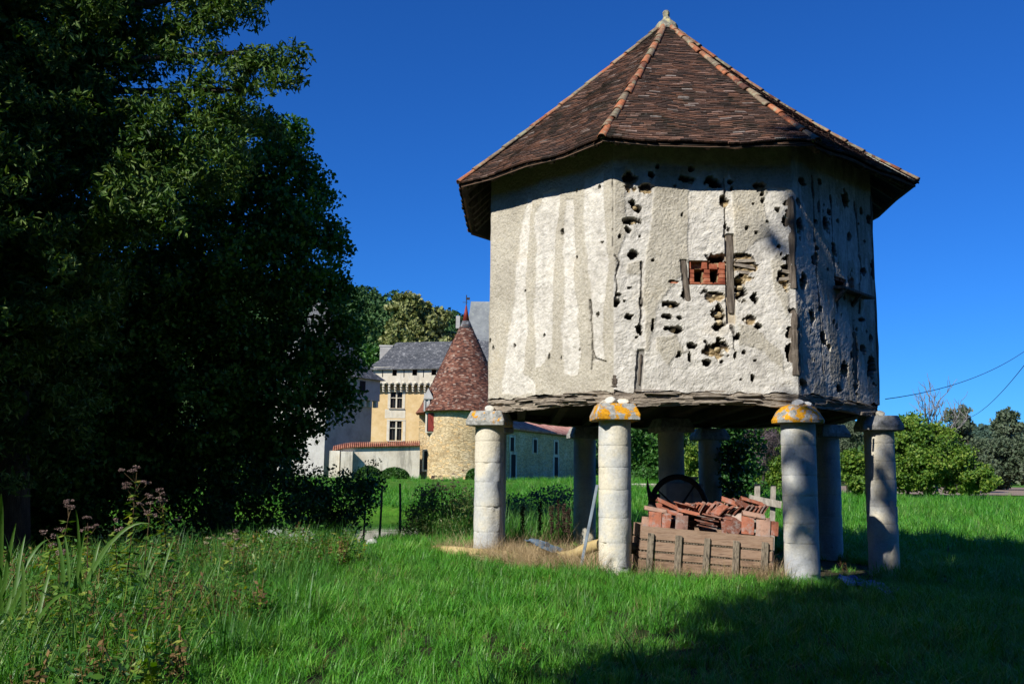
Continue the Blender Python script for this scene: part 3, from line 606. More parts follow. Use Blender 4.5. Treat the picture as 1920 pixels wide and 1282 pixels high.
for k in range(8):
    for r_ in range(NS):
        s0 = 1.0 - r_/NS*.985+random.uniform(-.0015, .0015); s1 = s0+.0
        sU = max(s0-.028, .005)
        a, b_ = hip(k, s0), hip(k+1, s0); Wd = (b_-a).length
        nT = max(1, round((Wd-.1)/.185)); off = random.uniform(-.5, .5)
        for j in range(-1, nT+1):
            t0 = (j+.5+off*.9 + .5*(r_ % 2))/nT
            hw = .5/nT
            if t0-hw < -.002 or t0+hw > 1.002:
                t0 = min(max(t0, hw*.6), 1-hw*.6)
                if t0-hw < -.5*hw and j < 0: continue
            pl_ = roofp(k, s0, t0+random.uniform(-.02, .02)*hw); pu = roofp(k, sU, t0)
            tx = (roofp(k, s0, min(t0+.05, 1))-roofp(k, s0, max(t0-.05, 0))).normalized(); ty = (pl_-pu).normalized(); tz = tx.cross(ty)
            if tz.z < 0: tx = -tx; tz = -tz
            w_ = Wd/nT*.985; l_ = (pl_-pu).length*1.02; th = .030
            an = random.gauss(0, .02)
            tx2 = tx*math.cos(an)+ty*math.sin(an); ty2 = ty*math.cos(an)-tx*math.sin(an)
            ctr = (pl_+pu)/2 + tz*(.010+random.uniform(0, .005))+ty*random.gauss(0, .006)
            M = Matrix(((tx2.x*w_, ty2.x*l_, tz.x*th, ctr.x), (tx2.y*w_, ty2.y*l_, tz.y*th, ctr.y), (tx2.z*w_, ty2.z*l_, tz.z*th, ctr.z), (0, 0, 0, 1)))
            v_ = random.randrange(5)
            if (k == 1 and r_ < 16) or (k == 0 and r_ < 3 and t0 > .4): tiles_obj.append((M, v_, pl_))
            else:
                Mn = np.array(M); V = tmv[v_] @ Mn[:3, :3].T + Mn[:3, 3]; n0 = sum(len(x) for x in JV) if False else None
                JV.append(V); JF.append(tmf[v_])
for M, v_, _ in tiles_obj[298:]:
    Mn = np.array(M); JV.append(tmv[v_] @ Mn[:3, :3].T + Mn[:3, 3]); JF.append(tmf[v_])
tiles_obj = tiles_obj[:298]
for M, v_, _ in tiles_obj:
    x = ob('tile', me_tile[v_], m_tile, roof); x.matrix_basis = M
n0 = 0; FF = []
for V, f in zip(JV, JF):
    FF += [tuple(i+n0 for i in q) for q in f]; n0 += len(V)
tag(ob('roof_tiles', npmesh('roof_tiles', np.concatenate(JV), np.array(FF)), m_tile_j, roof), kind='stuff')
# hip tiles, half-round and overlapping
m_hip, nt, b = newmat('hip_tile_clay'); p = pos(nt); oi = nt.nodes.new('ShaderNodeObjectInfo')
c1 = ramp(nt, oi.outputs['Random'], [(0, (.10, .045, .032)), (.3, (.28, .10, .05)), (.65, (.42, .145, .065)), (.85, (.24, .16, .10)), (1, (.17, .14, .10))])
c2 = ramp(nt, noise(nt, p, 22, 6, .8), [(.3, (.4, .4, .4)), (.52, (1, 1, 1)), (.7, (1.2, 1.2, 1.15))]); c = mixc(nt, 1, c1, c2, 'MULTIPLY')
gr = ramp(nt, noise(nt, p, 5, 7, .75), [(.50, 0.), (.60, .75)]); c = mixc(nt, gr, c, (.30, .31, .20))
dk = ramp(nt, noise(nt, p, 3.3, 6, .75), [(.54, 0.), (.66, .8)]); c = mixc(nt, dk, c, (.06, .045, .035))
nt.links.new(c, b.inputs['Base Color']); b.inputs['Roughness'].default_value = .9; b.inputs['Specular IOR Level'].default_value = .2; bump(nt, b, noise(nt, p, 40, 5, .7), .6, .006)
mb = MB(); n = 9; P = []
for (y, r) in ((-.5, .088), (.42, .110), (.5, .112)):
    for j in range(n):
        t = PI*(.02+.96*j/(n-1)); P.append((r*math.cos(t), y, r*math.sin(t)*.92))
for (y, r) in ((-.5, .070), (.42, .092), (.5, .094)):
    for j in range(n):
        t = PI*(.02+.96*j/(n-1)); P.append((r*math.cos(t), y, r*math.sin(t)*.92))
P = [(x*.72, y, z*.72) for x, y, z in P]
f = []
for L in range(2):
    for j in range(n-1):
        f.append((L*n+j, L*n+j+1, (L+1)*n+j+1, (L+1)*n+j)); f.append((3*n+L*n+j+1, 3*n+L*n+j, 3*n+(L+1)*n+j, 3*n+(L+1)*n+j+1))
for j in range(n-1): f.append((2*n+j, 2*n+j+1, 5*n+j+1, 5*n+j))
for L in range(2): f.append((L*n, (L+1)*n, 3*n+(L+1)*n, 3*n+L*n)); f.append((L*n+n-1, 3*n+L*n+n-1, 3*n+(L+1)*n+n-1, (L+1)*n+n-1))
mb.add(P, f); me_hip = mb.mesh('hip_tile'); me_hip.polygons.foreach_set('use_smooth', [len(p.vertices) == 4 for p in me_hip.polygons])
NH = 15
m_mortar = simple('lichened_mortar', [(.3, (.25, .24, .2)), (.55, (.5, .49, .43)), (.7, (.6, .55, .3))], 9, .95, .8, .02, 30)
for i in range(8):
    if i in (5, 6): continue
    mo = MB(); pts = [hip(i, s)+Vector((0, 0, .0)) for s in np.linspace(.03, .992, 30)]
    mo.tube(pts, .042, 7); mo.build('hip_mortar', m_mortar, roof, True)
    for j in range(NH):
        s1 = 1.0-(j)/NH*.985; s0 = max(s1-1.12/NH, .012)
        a, b_ = hip(i, s0), hip(i, s1); d = (b_-a).normalized(); L = (b_-a).length
        out = Vector((math.sin(TH0+(i-1.5)*PI/4), -math.cos(TH0+(i-1.5)*PI/4), 0))
        side = Vector((0, 0, 1)).cross(d).normalized(); up = d.cross(side); up = up if up.z > 0 else -up; side = d.cross(up)
        c_ = (a+b_)/2+up*(.012+random.uniform(0, .012))+side*random.uniform(-.022, .022)
        x = ob('hip_tile', me_hip, m_hip, roof); sc = random.uniform(.95, 1.06)
        x.matrix_basis = Matrix(((side.x*sc, d.x*L, up.x*sc, c_.x), (side.y*sc, d.y*L, up.y*sc, c_.y), (side.z*sc, d.z*L, up.z*sc, c_.z), (0, 0, 0, 1)))
# finial
mb = MB(); mb.lathe((CX, CY, 0), [(.26, ZA-.19), (.22, ZA-.06), (.16, ZA+.03), (.09, ZA+.09), (.065, ZA+.15), (.075, ZA+.24), (.06, ZA+.28)], 12, .12)
mb.build('finial', simple('finial_stone', [(.3, (.09, .08, .06)), (.5, (.26, .25, .19)), (.66, (.5, .44, .2))], 9, .95, .9, .03, 20), dove)
# ================================================================ THINGS UNDER THE DOVECOTE
random.seed(21)
m_crate = simple('crate_boards', [(.25, (.11, .08, .058)), (.45, (.27, .175, .115)), (.62, (.38, .26, .18)), (.8, (.20, .13, .09))], 3.2, .9, .8, .006, 30, (1.2, 4, 9), rnd=.25)
m_batten = simple('crate_battens', [(.35, (.03, .026, .022)), (.46, (.20, .165, .12)), (.7, (.36, .30, .22))], 5, .9, .8, .006, 30, (9, 9, 2.2))
CYF = 14.45
pTL, pTR = at(1203, 985, CYF), at(1452, 1007, CYF-.05)
ex = (pTR-pTL); CW = ex.length; ex.normalize(); ey = Vector((0, 0, 1)).cross(ex).normalized(); ez = ex.cross(ey)
CH = .84; CD = 1.15
Rc = Matrix((ex, ey, ez)).transposed(); MC = Matrix.Translation(pTL) @ Rc.to_4x4()
crate = thing('wooden_crate', 'weathered plank crate heaped with broken roof tiles between two front pillars', 'crate', tuple(MC @ Vector((CW/2, CD/2, -CH))))
def cbox(name, c, sz, mat, jit=.004, rot=0):
    mb = MB(); mb.box((0, 0, 0), sz, jit=jit); x = mb.build(name, mat, crate)
    x.matrix_basis = MC @ Matrix.Translation(c) @ Matrix.Rotation(rot, 4, 'Y'); return x
z = 0
for i, (h, g_) in enumerate([(.185, .035), (.135, .03), (.085, .03), (.13, .03), (.19, 0)]):
    cbox('board', (CW/2+random.uniform(-.01, .01), .012+.004*(i % 2), -z-h/2), (CW-.02, .022, h), m_crate, rot=random.uniform(-.004, .004))
    for bx in (0, 1): cbox('board', (bx*(CW-.03)+.015, CD/2+.02, -z-h/2), (.022, CD, h), m_crate)
    cbox('board', (CW/2, CD+.03, -z-h/2), (CW-.02, .022, h), m_crate)
    if g_:
        # notched laths seen in the gaps
        mb = MB(); nn_ = 46
        for q in range(nn_): mb.box((-CW/2+(q+.5)*CW/nn_, 0, 0), (CW/nn_*.62, .02, .016), jit=.002)
        mb.box((0, .014, 0), (CW-.06, .012, g_+.02))
        x = mb.build('notched_lath', m_batten, crate); x.matrix_basis = MC @ Matrix.Translation((CW/2, .022, -z-h-g_/2))
    z += h+g_
for i in range(5): cbox('batten', (.145+i*(CW-.29)/4+random.uniform(-.012, .012), -.018, -.04-CH/2), (.088, .036, CH-.10+random.uniform(-.03, .02)), m_batten, .006, random.uniform(-.015, .015))
for bx in (.04, CW-.04): cbox('corner_post', (bx, .045, -CH/2-.01), (.06, .045, CH-.03), m_batten)
cbox('bottom_board', (CW/2, CD/2, -CH+.03), (CW-.08, CD-.06, .02), m_crate)
# tiles in the crate
m_loose, nt, b = newmat('loose_terracotta'); p = objc(nt); oi = nt.nodes.new('ShaderNodeObjectInfo')
c1 = ramp(nt, oi.outputs['Random'], [(0, (.11, .05, .035)), (.3, (.28, .10, .06)), (.5, (.44, .16, .09)), (.7, (.24, .13, .10)), (.88, (.48, .30, .21)), (1, (.42, .36, .31))])
vv = N(nt, 'ShaderNodeVectorMath', operation='ADD'); nt.links.new(p, vv.inputs[0]); cmb = nt.nodes.new('ShaderNodeCombineXYZ'); nt.links.new(mth(nt, 'MULTIPLY', oi.outputs['Random'], 40.), cmb.inputs[0]); nt.links.new(cmb.outputs[0], vv.inputs[1]); pv = vv.outputs[0]
c2 = ramp(nt, noise(nt, pv, 9, 6, .75), [(.3, (.35, .35, .36)), (.5, (1, 1, 1)), (.7, (1.15, 1.15, 1.2))]); c = mixc(nt, 1, c1, c2, 'MULTIPLY')
gr = ramp(nt, noise(nt, pv, 5, 6, .75), [(.50, 0.), (.62, .7)]); c = mixc(nt, gr, c, (.34, .30, .27))
nt.links.new(c, b.inputs['Base Color']); b.inputs['Roughness'].default_value = .88; b.inputs['Specular IOR Level'].default_value = .25; bump(nt, b, noise(nt, p, 60, 5, .7), .4, .004)
def tile_me(w, l, th, curve, seed):
    random.seed(seed); mb = MB(); P = []
    for yy in (-.5, 0, .5):
        for i in range(5):
            x = -.5+i/4; P.append((x*w+random.uniform(-1, 1)*.004, yy*l+random.uniform(-1, 1)*.005, curve*(1-4*x*x)))
    n = len(P); P += [(x, y, z-th) for x, y, z in P]; f = []
    for j in range(2):
        for i in range(4): f.append((j*5+i, j*5+i+1, j*5+i+6, j*5+i+5)); f.append((n+j*5+i+1, n+j*5+i, n+j*5+i+5, n+j*5+i+6))
    for i in range(4): f.append((i+1, i, n+i, n+i+1)); f.append((10+i, 11+i, n+11+i, n+10+i))
    for j in range(2): f.append((j*5, j*5+5, n+j*5+5, n+j*5)); f.append((j*5+9, j*5+4, n+j*5+4, n+j*5+9))
    return mb.add(P, f).mesh('roof_tile')
flat = [tile_me(.19, .27, .016, .008, i) for i in range(4)]; curv = [tile_me(.17, .34, .014, .05, i+9) for i in range(2)]
random.seed(5)
PX = 1452-1203
def ctile(me, px, py, dy, rx, ry, rz, label, group=None, sc=1):
    """tile at a photo place, dy metres behind the crate's front"""
    c_ = at(px, py, CYF+dy)
    x = ob('roof_tile', me, m_loose); x.matrix_basis = Matrix.Translation(c_) @ Rc.to_4x4() @ Euler((rx, ry, rz)).to_matrix().to_4x4() @ Matrix.Scale(sc, 4)
    return tag(x, label, 'roof tile', group or 'loose roof tiles heaped in the crate')
H = PI/2
ctile(flat[0], 1228, 976, .05, H-.15, 0, .03, 'bright orange flat tile standing upright at the left end of the crate')
ctile(flat[1], 1247, 976, .06, H-.15, .03, -.25, 'narrow orange tile standing just right of the bright orange one', sc=.9)
ctile(flat[2], 1212, 982, .07, H-.1, .1, .1, 'pinkish tile fragment at the left corner of the crate', sc=.8)
ctile(flat[3], 1278, 982, .06, H-.2, .03, .05, 'dark mossy brown tile standing behind the top board near its left end')
ctile(flat[0], 1402, 984, .04, H-.15, 0, .0, 'pale buff flat tile standing upright near the right end of the crate')
ctile(flat[1], 1431, 988, .04, H-.15, .02, -.04, 'orange and grey stained flat tile standing at the right end of the crate', sc=1.1)
ctile(flat[2], 1450, 990, .06, H-.15, .05, -.1, 'chipped orange tile overhanging the right corner of the crate', sc=.8)
ctile(flat[3], 1378, 988, .04, H-.3, .5, 0, 'orange tile leaning diagonally against the buff tile')
ctile(flat[1], 1364, 984, .1, H-.3, -.05, .1, 'rusty red tile behind the leaning orange tile')
ctile(flat[2], 1383, 978, .14, H-.5, -.3, -.1, 'whitish grey stained tile behind the leaning orange tile')
for i, (px, py, rz, ry) in enumerate([(1326, 987, .05, .03), (1327, 982, .0, .02), (1320, 977, .1, -.04), (1330, 974, -.06, .1), (1322, 969, .03, .08), (1335, 966, .0, .02)]):
    ctile(flat[i % 4], px, py, .16, .12, ry, rz+H, 'flat red tile lying in the low stack at the middle of the crate', 'tiles lying flat in the low stack', 1.0)
ctile(curv[0], 1228, 957, .16, .1, .05, H, 'grey brown curved tile lying across the left end of the heap')
ctile(curv[1], 1258, 962, .2, .1, -.05, H+.1, 'reddish curved tile overlapping the grey one on the left')
ctile(curv[0], 1290, 962, .22, .15, .12, H-.05, 'long curved tile sloping down to the middle stack')
ctile(curv[1], 1250, 946, .3, .35, 0, H+.1, 'pale pink curved tile on top of the heap at its left')
ctile(flat[0], 1243, 952, .27, .5, .05, .1, 'brown flat tile under the pale pink curved one')
ctile(curv[0], 1284, 951, .28, .2, .65, 1.2, 'long pinkish tile slanting down beside the upright row')
for i in range(13):     # upright row
    px = 1283+i*6.2
    ctile(flat[i % 4], px, 951+random.uniform(-1.5, 1.5), .40+random.uniform(-.03, .03), random.uniform(-.1, .1), -1.02+random.uniform(-.1, .1), random.uniform(-.12, .12), 'flat tile on edge in the long leaning row left of the peak', 'tiles on edge in the left leaning row')
for i in range(11):
    px = 1364+i*6.6
    ctile(flat[(i+1) % 4], px, 955+random.uniform(-2, 2), .30+random.uniform(-.03, .03), random.uniform(-.15, .15), -.72-.03*i+random.uniform(-.1, .1), random.uniform(-.2, .2), 'flat tile on edge in the splayed row at the right', 'tiles on edge in the right splayed row')
ctile(flat[1], 1346, 953, .22, .2, -.75, .3, 'wide brown tile leaning against the end of the upright row', sc=1.15)
ctile(curv[0], 1372, 942, .34, .25, -.2, H-.1, 'orange curved tile capping the splayed row')
ctile(curv[1], 1408, 941, .36, .2, .1, H+.05, 'pinkish grey curved tile along the top right of the heap')
ctile(curv[0], 1392, 946, .3, .3, -.35, H+.2, 'pale thin tile piece jutting out at the top right')
ctile(curv[1], 1412, 966, .12, .1, -.12, H, 'red curved tile lying above the buff upright tile')
ctile(curv[0], 1352, 970, .2, .1, .05, H, 'dark red tile lying above the low stack')
for i in range(26):      # hidden depth of the heap
    ctile(flat[i % 4], 1225+random.uniform(0, 205), 972+random.uniform(-9, 14), random.uniform(.35, .95), random.uniform(-.4, .4), random.uniform(-.6, .6), random.uniform(0, 3), 'loose tile filling the shaded depth of the heap', 'tiles deep in the heap')
# plank stakes with a cross rail behind the crate
m_grey = simple('grey_plank', [(.3, (.20, .18, .155)), (.5, (.38, .35, .30)), (.7, (.5, .46, .40))], 4, .9, .6, .006, 30, (6, 6, 2))
rk = thing('plank_rail', 'two grey upright planks joined by a short cross rail behind the crate', 'rail', tuple(at(1436, 1060, 15.85)))
def bar(name, p0, p1, w, d, mat, parent, up=Vector((0, -1, 0))):
    v = p1-p0; L = v.length; q = v.normalized(); s_ = q.cross(up).normalized(); u_ = s_.cross(q)
    mb = MB(); mb.box((0, 0, 0), (w, d, L), jit=.004); x = mb.build(name, mat, parent)
    Rm = Matrix((s_, u_, q)).transposed().to_4x4(); x.matrix_basis = Matrix.Translation((p0+p1)/2) @ Rm; return x
bar('upright', at(1420, 907, 15.8), at(1419, 1050, 15.8), .082, .03, m_grey, rk)
bar('upright', at(1450, 910, 15.8), at(1446, 1060, 15.8), .085, .03, m_grey, rk)
bar('rail', at(1405, 934, 15.76), at(1465, 946, 15.7), .12, .03, m_grey, rk)
# metal bar against the second pillar
m_steel = simple('galvanised_steel', [(.3, (.12, .15, .18)), (.6, (.22, .27, .31)), (.75, (.32, .36, .39))], 5, .55, .3, .003, 30); m_steel.node_tree.nodes['Principled BSDF'].inputs['Metallic'].default_value = .3
mbb = thing('metal_bar', 'thin grey-blue steel bar leaning against the second pillar from the left', 'metal bar', tuple(at(1085, 1082, 14.35)))
bar('bar', at(1085, 1082, 14.35), at(1120, 909, 14.95), .045, .012, m_steel, mbb); bar('flange', at(1087, 1082, 14.36), at(1122, 909, 14.96), .012, .035, m_steel, mbb)
# iron wheel machine in the shade
m_iron = simple('rusted_black_iron', [(.3, (.012, .011, .011)), (.7, (.045, .035, .03))], 8, .7, .5, .004, 40)
YW = 16.9
wc = at(1272, 955, YW); mach = thing('iron_machine', 'black iron hand machine with a big wheel rim and pointed lever behind the tile crate', 'machine', (wc.x, YW, gz(wc.x, YW)))
mb = MB(); pts = [wc+Vector((.50*math.cos(a), 0, .58*math.sin(a))) for a in np.linspace(0, 2*PI, 41)]; mb.tube(pts, .05, 8, False); mb.build('wheel_rim', m_iron, mach, True)
for i in range(4):
    a = i*PI/2+.9; mb = MB(); mb.tube([wc, wc+Vector((.49*math.cos(a), 0, .57*math.sin(a)))], [.02, .014], 6); mb.build('spoke', m_iron, mach, True)
mb = MB(); mb.tube([wc+Vector((0, -.12, 0)), wc+Vector((0, .16, 0))], .07, 12); mb.build('hub', m_iron, mach, True)
mb = MB(); mb.tube([at(1214, 899, YW-.1), at(1215, 915, YW-.1), at(1219, 930, YW-.1), at(1223, 936, YW-.1)], [.008, .03, .045, .05], 8); mb.build('lever', m_iron, mach, True)
mb = MB(); q = at(1224, 932, YW-.05); mb.tube([q+Vector((-.08, 0, 0)), q+Vector((.12, 0, 0))], [.06, .07], 10); mb.build('clamp', m_iron, mach, True)
mb = MB(); mb.tube([at(1224, 925, YW), Vector((at(1224, 925, YW).x, YW, gz(q.x, YW)-.05))], .07, 8); mb.tube([wc+Vector((.1, .1, 0)), Vector((wc.x+.1, YW+.1, gz(q.x, YW)-.05))], .06, 8); mb.build('stand', m_iron, mach, True)
m_block = simple('pale_block', [(.3, (.28, .28, .28)), (.7, (.5, .5, .48))], 4, .9, .4)
for i, (px0, px1, py0, lab) in enumerate(((1250, 1298, 904, 'pale squared block in the shade seen through the iron wheel'), (1299, 1321, 906, 'narrow pale block in the shade just right of the iron wheel'))):
    a, b_ = at(px0, py0, 17.3), at(px1, py0, 17.3); c_ = (a+b_)/2; g0 = gz(c_.x, 17.6)
    mb = MB(); mb.box((c_.x, 17.6, (a.z+g0)/2-.03), (b_.x-a.x, .5, a.z-g0+.06), jit=.012); x = mb.build('stone_block', m_block); md = x.modifiers.new('b', 'BEVEL'); md.width = .02; tag(x, lab, 'block')
mb = MB(); c_ = at(1290, 895, 17.5); mb.lathe((c_.x, 17.5, c_.z-.10), [(.05, 0), (.14, .06), (.2, .12)], 14); tag(mb.build('hopper', m_block, mach))
# drainage hose
m_hose = simple('yellow_ribbed_hose', [(.3, (.30, .22, .09)), (.6, (.48, .37, .17)), (.75, (.5, .42, .24))], 6, .7, .5, .004, 60)
def hose(pts, r, label):
    P = [Vector(p) for p in pts]; out = []
    for i in range(len(P)-1):
        p0, p1, p2, p3 = P[max(i-1, 0)], P[i], P[i+1], P[min(i+2, len(P)-1)]
        for t in np.linspace(0, 1, 26, endpoint=False):
            out.append(.5*((2*p1)+(p2-p0)*t+(2*p0-5*p1+4*p2-p3)*t*t+(3*p1-p0-3*p2+p3)*t**3))
    mb = MB(); mb.tube(out, [r*(1+.07*(i % 2)) for i in range(len(out))], 12); return tag(mb.build('drainage_hose', m_hose, None, True), label, 'hose')
hose([at(1040, 1046, 15.4), at(1075, 1040, 15.2), at(1100, 1028, 15.0), at(1128, 1020, 14.9), at(1160, 1022, 14.9), at(1200, 1030, 15.2)], .085, 'yellow ribbed drainage hose arching over the straw behind the steel bar')
hose([at(815, 1031, 17.2), at(850, 1033, 16.6), at(890, 1037, 16.2), at(935, 1041, 15.9), at(965, 1046, 15.5), at(983, 1050, 15.2)], .085, 'yellow ribbed drainage hose lying in the grass behind the leftmost pillar')
# sheets
def sheet(name, quad, mat, label, cat, seed, amp=.05, n=26):
    """crumpled sheet over four ground corners"""
    u = np.linspace(0, 1, n); U, V = np.meshgrid(u, u, indexing='ij'); q = [np.array(p) for p in quad]
    X = (1-U)[..., None]*((1-V)[..., None]*q[0]+V[..., None]*q[3])+U[..., None]*((1-V)[..., None]*q[1]+V[..., None]*q[2])
    X[..., 0] += .15*(vn(U*3, V*3, seed)-.5); X[..., 1] += .25*(vn(U*3+4, V*3, seed+1)-.5)
    X[..., 2] += amp*(vn(U*6, V*6, seed+2, 3)**1.5)*2
    I = np.arange(n*n).reshape(n, n); me = npmesh(name, X.reshape(-1, 3), np.stack([I[:-1, :-1], I[1:, :-1], I[1:, 1:], I[:-1, 1:]], -1).reshape(-1, 4), True)
    return tag(ob(name, me, mat), label, cat)
m_tarp = simple('blue_tarpaulin', [(.3, (.010, .035, .25)), (.7, (.02, .07, .42))], 5, .4, .3, .004, 20, spec=.5)
def gp(px, py, Y): p = at(px, py, Y); return (p.x, Y, gz(p.x, Y)+.02)
sheet('tarpaulin', [gp(1560, 1085, 14.6), gp(1668, 1120, 12.9), gp(1690, 1100, 13.9), gp(1600, 1075, 15.2)], m_tarp, 'crumpled blue tarpaulin lying in deep shade beside the right-hand front pillar', 'tarpaulin', 71, .05)
sheet('tarpaulin', [gp(1745, 1130, 12.3), gp(1790, 1130, 12.3), gp(1785, 1115, 12.7), gp(1750, 1115, 12.7)], m_tarp, 'small scrap of blue sheet in the shaded grass at the far right', 'tarpaulin', 75, .04, 10)
m_bsh = simple('dusty_blue_plastic', [(.3, (.07, .12, .17)), (.7, (.15, .22, .29))], 5, .5, .3)
a0 = at(990, 1022, 15.3); sheet('plastic_sheet', [tuple(at(989, 1020, 15.4)), tuple(at(1040, 1046, 15.0)), tuple(at(1050, 1034, 15.6)), tuple(at(1000, 1014, 15.8))], m_bsh, 'strip of dusty blue plastic lying on the straw between the two left pillars', 'plastic sheet', 78, .06, 14)
# cables
m_cab = simple('black_cable', [(.3, (.015, .015, .015)), (.7, (.03, .03, .03))], 5, .6, 0)
def cable(p0, p1, sag, r, label):
    pts = [p0.lerp(p1, t)-Vector((0, 0, sag*4*t*(1-t))) for t in np.linspace(0, 1, 24)]
    mb = MB(); mb.tube(pts, r, 5); return tag(mb.build('cable', m_cab), label, 'cable')
cable(at(1660, 748, 17.6), at(1960, 628, 30), .35, .008, 'thin black cable running from the dovecote corner up across the sky')
cable(at(1800, 786, 62), at(1960, 632, 24), .55, .011, 'black cable sloping steeply up from the bushes at the right')
# ================================================================ CHATEAU
def wallmat(name, stops, scale=.6, extra=None, bs=9, bst=.6, bd=.03, blocks=None, rough=.95):
    m_, nt, b = newmat(name); p = pos(nt)
    c1 = ramp(nt, noise(nt, p, scale, 7, .72), stops)
    if blocks:
        vo = nt.nodes.new('ShaderNodeTexVoronoi'); vo.feature = 'DISTANCE_TO_EDGE'; vo.inputs['Scale'].default_value = blocks
        mp = nt.nodes.new('ShaderNodeMapping'); mp.inputs['Scale'].default_value = (1, 1, 2.5); nt.links.new(p, mp.inputs['Vector'])
        wv = mixc(nt, .08, mp.outputs[0], noise(nt, p, 3, 3, .6, 1)); nt.links.new(wv, vo.inputs['Vector'])
        v2 = nt.nodes.new('ShaderNodeTexVoronoi'); v2.inputs['Scale'].default_value = blocks; nt.links.new(wv, v2.inputs['Vector'])
        sc = nt.nodes.new('ShaderNodeSeparateColor'); nt.links.new(v2.outputs['Color'], sc.inputs[0])
        tint = ramp(nt, sc.outputs[0], [(0, (.72, .68, .62)), (.4, (.95, .93, .9)), (.8, (1.1, 1.1, 1.08)), (1, (1.2, 1.0, .75))])
        c1 = mixc(nt, 1, c1, tint, 'MULTIPLY'); e = ramp(nt, vo.outputs['Distance'], [(.0, .45), (.07, 1.)]); c1 = mixc(nt, 1, c1, e, 'MULTIPLY')
        bump(nt, b, e, .8, .05)
    else: bump(nt, b, noise(nt, p, bs, 6, .7), bst, bd)
    if extra:      # vertical weather streaks (real staining)
        f = ramp(nt, noise(nt, pos(nt, (1.2, 1.2, .18)), extra[0], 6, .7), [(extra[1], 0.), (extra[1]+.12, extra[2])]); c1 = mixc(nt, f, c1, extra[3])
    nt.links.new(c1, b.inputs['Base Color']); b.inputs['Roughness'].default_value = rough; b.inputs['Specular IOR Level'].default_value = .15
    return m_
m_ochre = wallmat('ochre_render', [(.3, (.55, .38, .17)), (.5, (.68, .49, .24)), (.7, (.74, .58, .34))], .7, (1.0, .62, .3, (.3, .25, .17)))
m_ashlar = wallmat('pale_ashlar', [(.3, (.50, .44, .32)), (.5, (.64, .58, .45)), (.7, (.70, .66, .55))], 1.0, (1.0, .56, .5, (.28, .26, .22)))
m_rubw = wallmat('rubble_wall_stone', [(.3, (.46, .34, .18)), (.5, (.60, .47, .27)), (.7, (.68, .58, .40))], .35, (1, .64, .4, (.25, .22, .17)), blocks=3.4)
m_white = wallmat('white_limewash', [(.3, (.44, .38, .28)), (.5, (.62, .56, .44)), (.7, (.72, .67, .56))], .5, (1.4, .50, .6, (.20, .18, .14)))
m_greyw = wallmat('grey_tower_stone', [(.3, (.30, .28, .26)), (.5, (.42, .40, .36)), (.7, (.5, .48, .44))], .8, (1, .6, .5, (.16, .15, .14)))
m_darkopen = simple('dark_interior', [(.3, (.008, .008, .01)), (.7, (.015, .015, .018))], 3, .9, 0)
m_glass, nt, b = newmat('window_glass'); b.inputs['Base Color'].default_value = (.02, .025, .03, 1); b.inputs['Roughness'].default_value = .12; b.inputs['Specular IOR Level'].default_value = .7
m_slate, nt, b = newmat('lichened_slate'); p = pos(nt)
c1 = ramp(nt, noise(nt, p, .5, 7, .75), [(.3, (.035, .038, .04)), (.5, (.065, .068, .07)), (.7, (.11, .11, .11))])
sp_ = ramp(nt, noise(nt, p, 2.6, 8, .9), [(.53, 0.), (.60, .8)]); c1 = mixc(nt, sp_, c1, (.42, .41, .38)); nt.links.new(c1, b.inputs['Base Color']); b.inputs['Roughness'].default_value = .7
bump(nt, b, noise(nt, pos(nt, (1, 1, 6)), 3, 4, .7), .5, .03)
m_slate2, nt, b = newmat('pale_slate'); p = pos(nt)
c1 = ramp(nt, noise(nt, p, .5, 7, .75), [(.3, (.13, .14, .14)), (.5, (.20, .21, .20)), (.7, (.30, .31, .28))])
sp_ = ramp(nt, noise(nt, p, 2.2, 6, .8), [(.55, 0.), (.66, .6)]); c1 = mixc(nt, sp_, c1, (.40, .42, .32)); nt.links.new(c1, b.inputs['Base Color']); b.inputs['Roughness'].default_value = .8
m_rtile, nt, b = newmat('red_plain_tiles'); p = pos(nt)
rg_ = nt.nodes.new('ShaderNodeNewGeometry')
c1 = ramp(nt, rg_.outputs['Random Per Island'], [(0, (.065, .034, .027)), (.3, (.135, .058, .040)), (.6, (.21, .085, .052)), (.85, (.26, .135, .09)), (1, (.38, .28, .21))])
c1 = mixc(nt, 1, c1, ramp(nt, noise(nt, p, .8, 6, .75), [(.3, (.6, .55, .55)), (.5, (1, 1, 1)), (.7, (1.15, 1.1, 1.1))]), 'MULTIPLY')
li = ramp(nt, noise(nt, pos(nt, (.8, .8, 1.8)), 1.6, 6, .75), [(.63, 0.), (.66, .8)]); c1 = mixc(nt, li, c1, (.50, .46, .40))
dk = ramp(nt, noise(nt, p, 2.1, 6, .75, 0), [(.56, 0.), (.64, .6)]); c1 = mixc(nt, dk, c1, (.05, .035, .03))
nt.links.new(c1, b.inputs['Base Color']); b.inputs['Roughness'].default_value = .9; b.inputs['Specular IOR Level'].default_value = .2
m_shut = simple('red_shutter_paint', [(.3, (.16, .02, .012)), (.7, (.26, .035, .02))], 3, .6, .2)
GC = 1.17
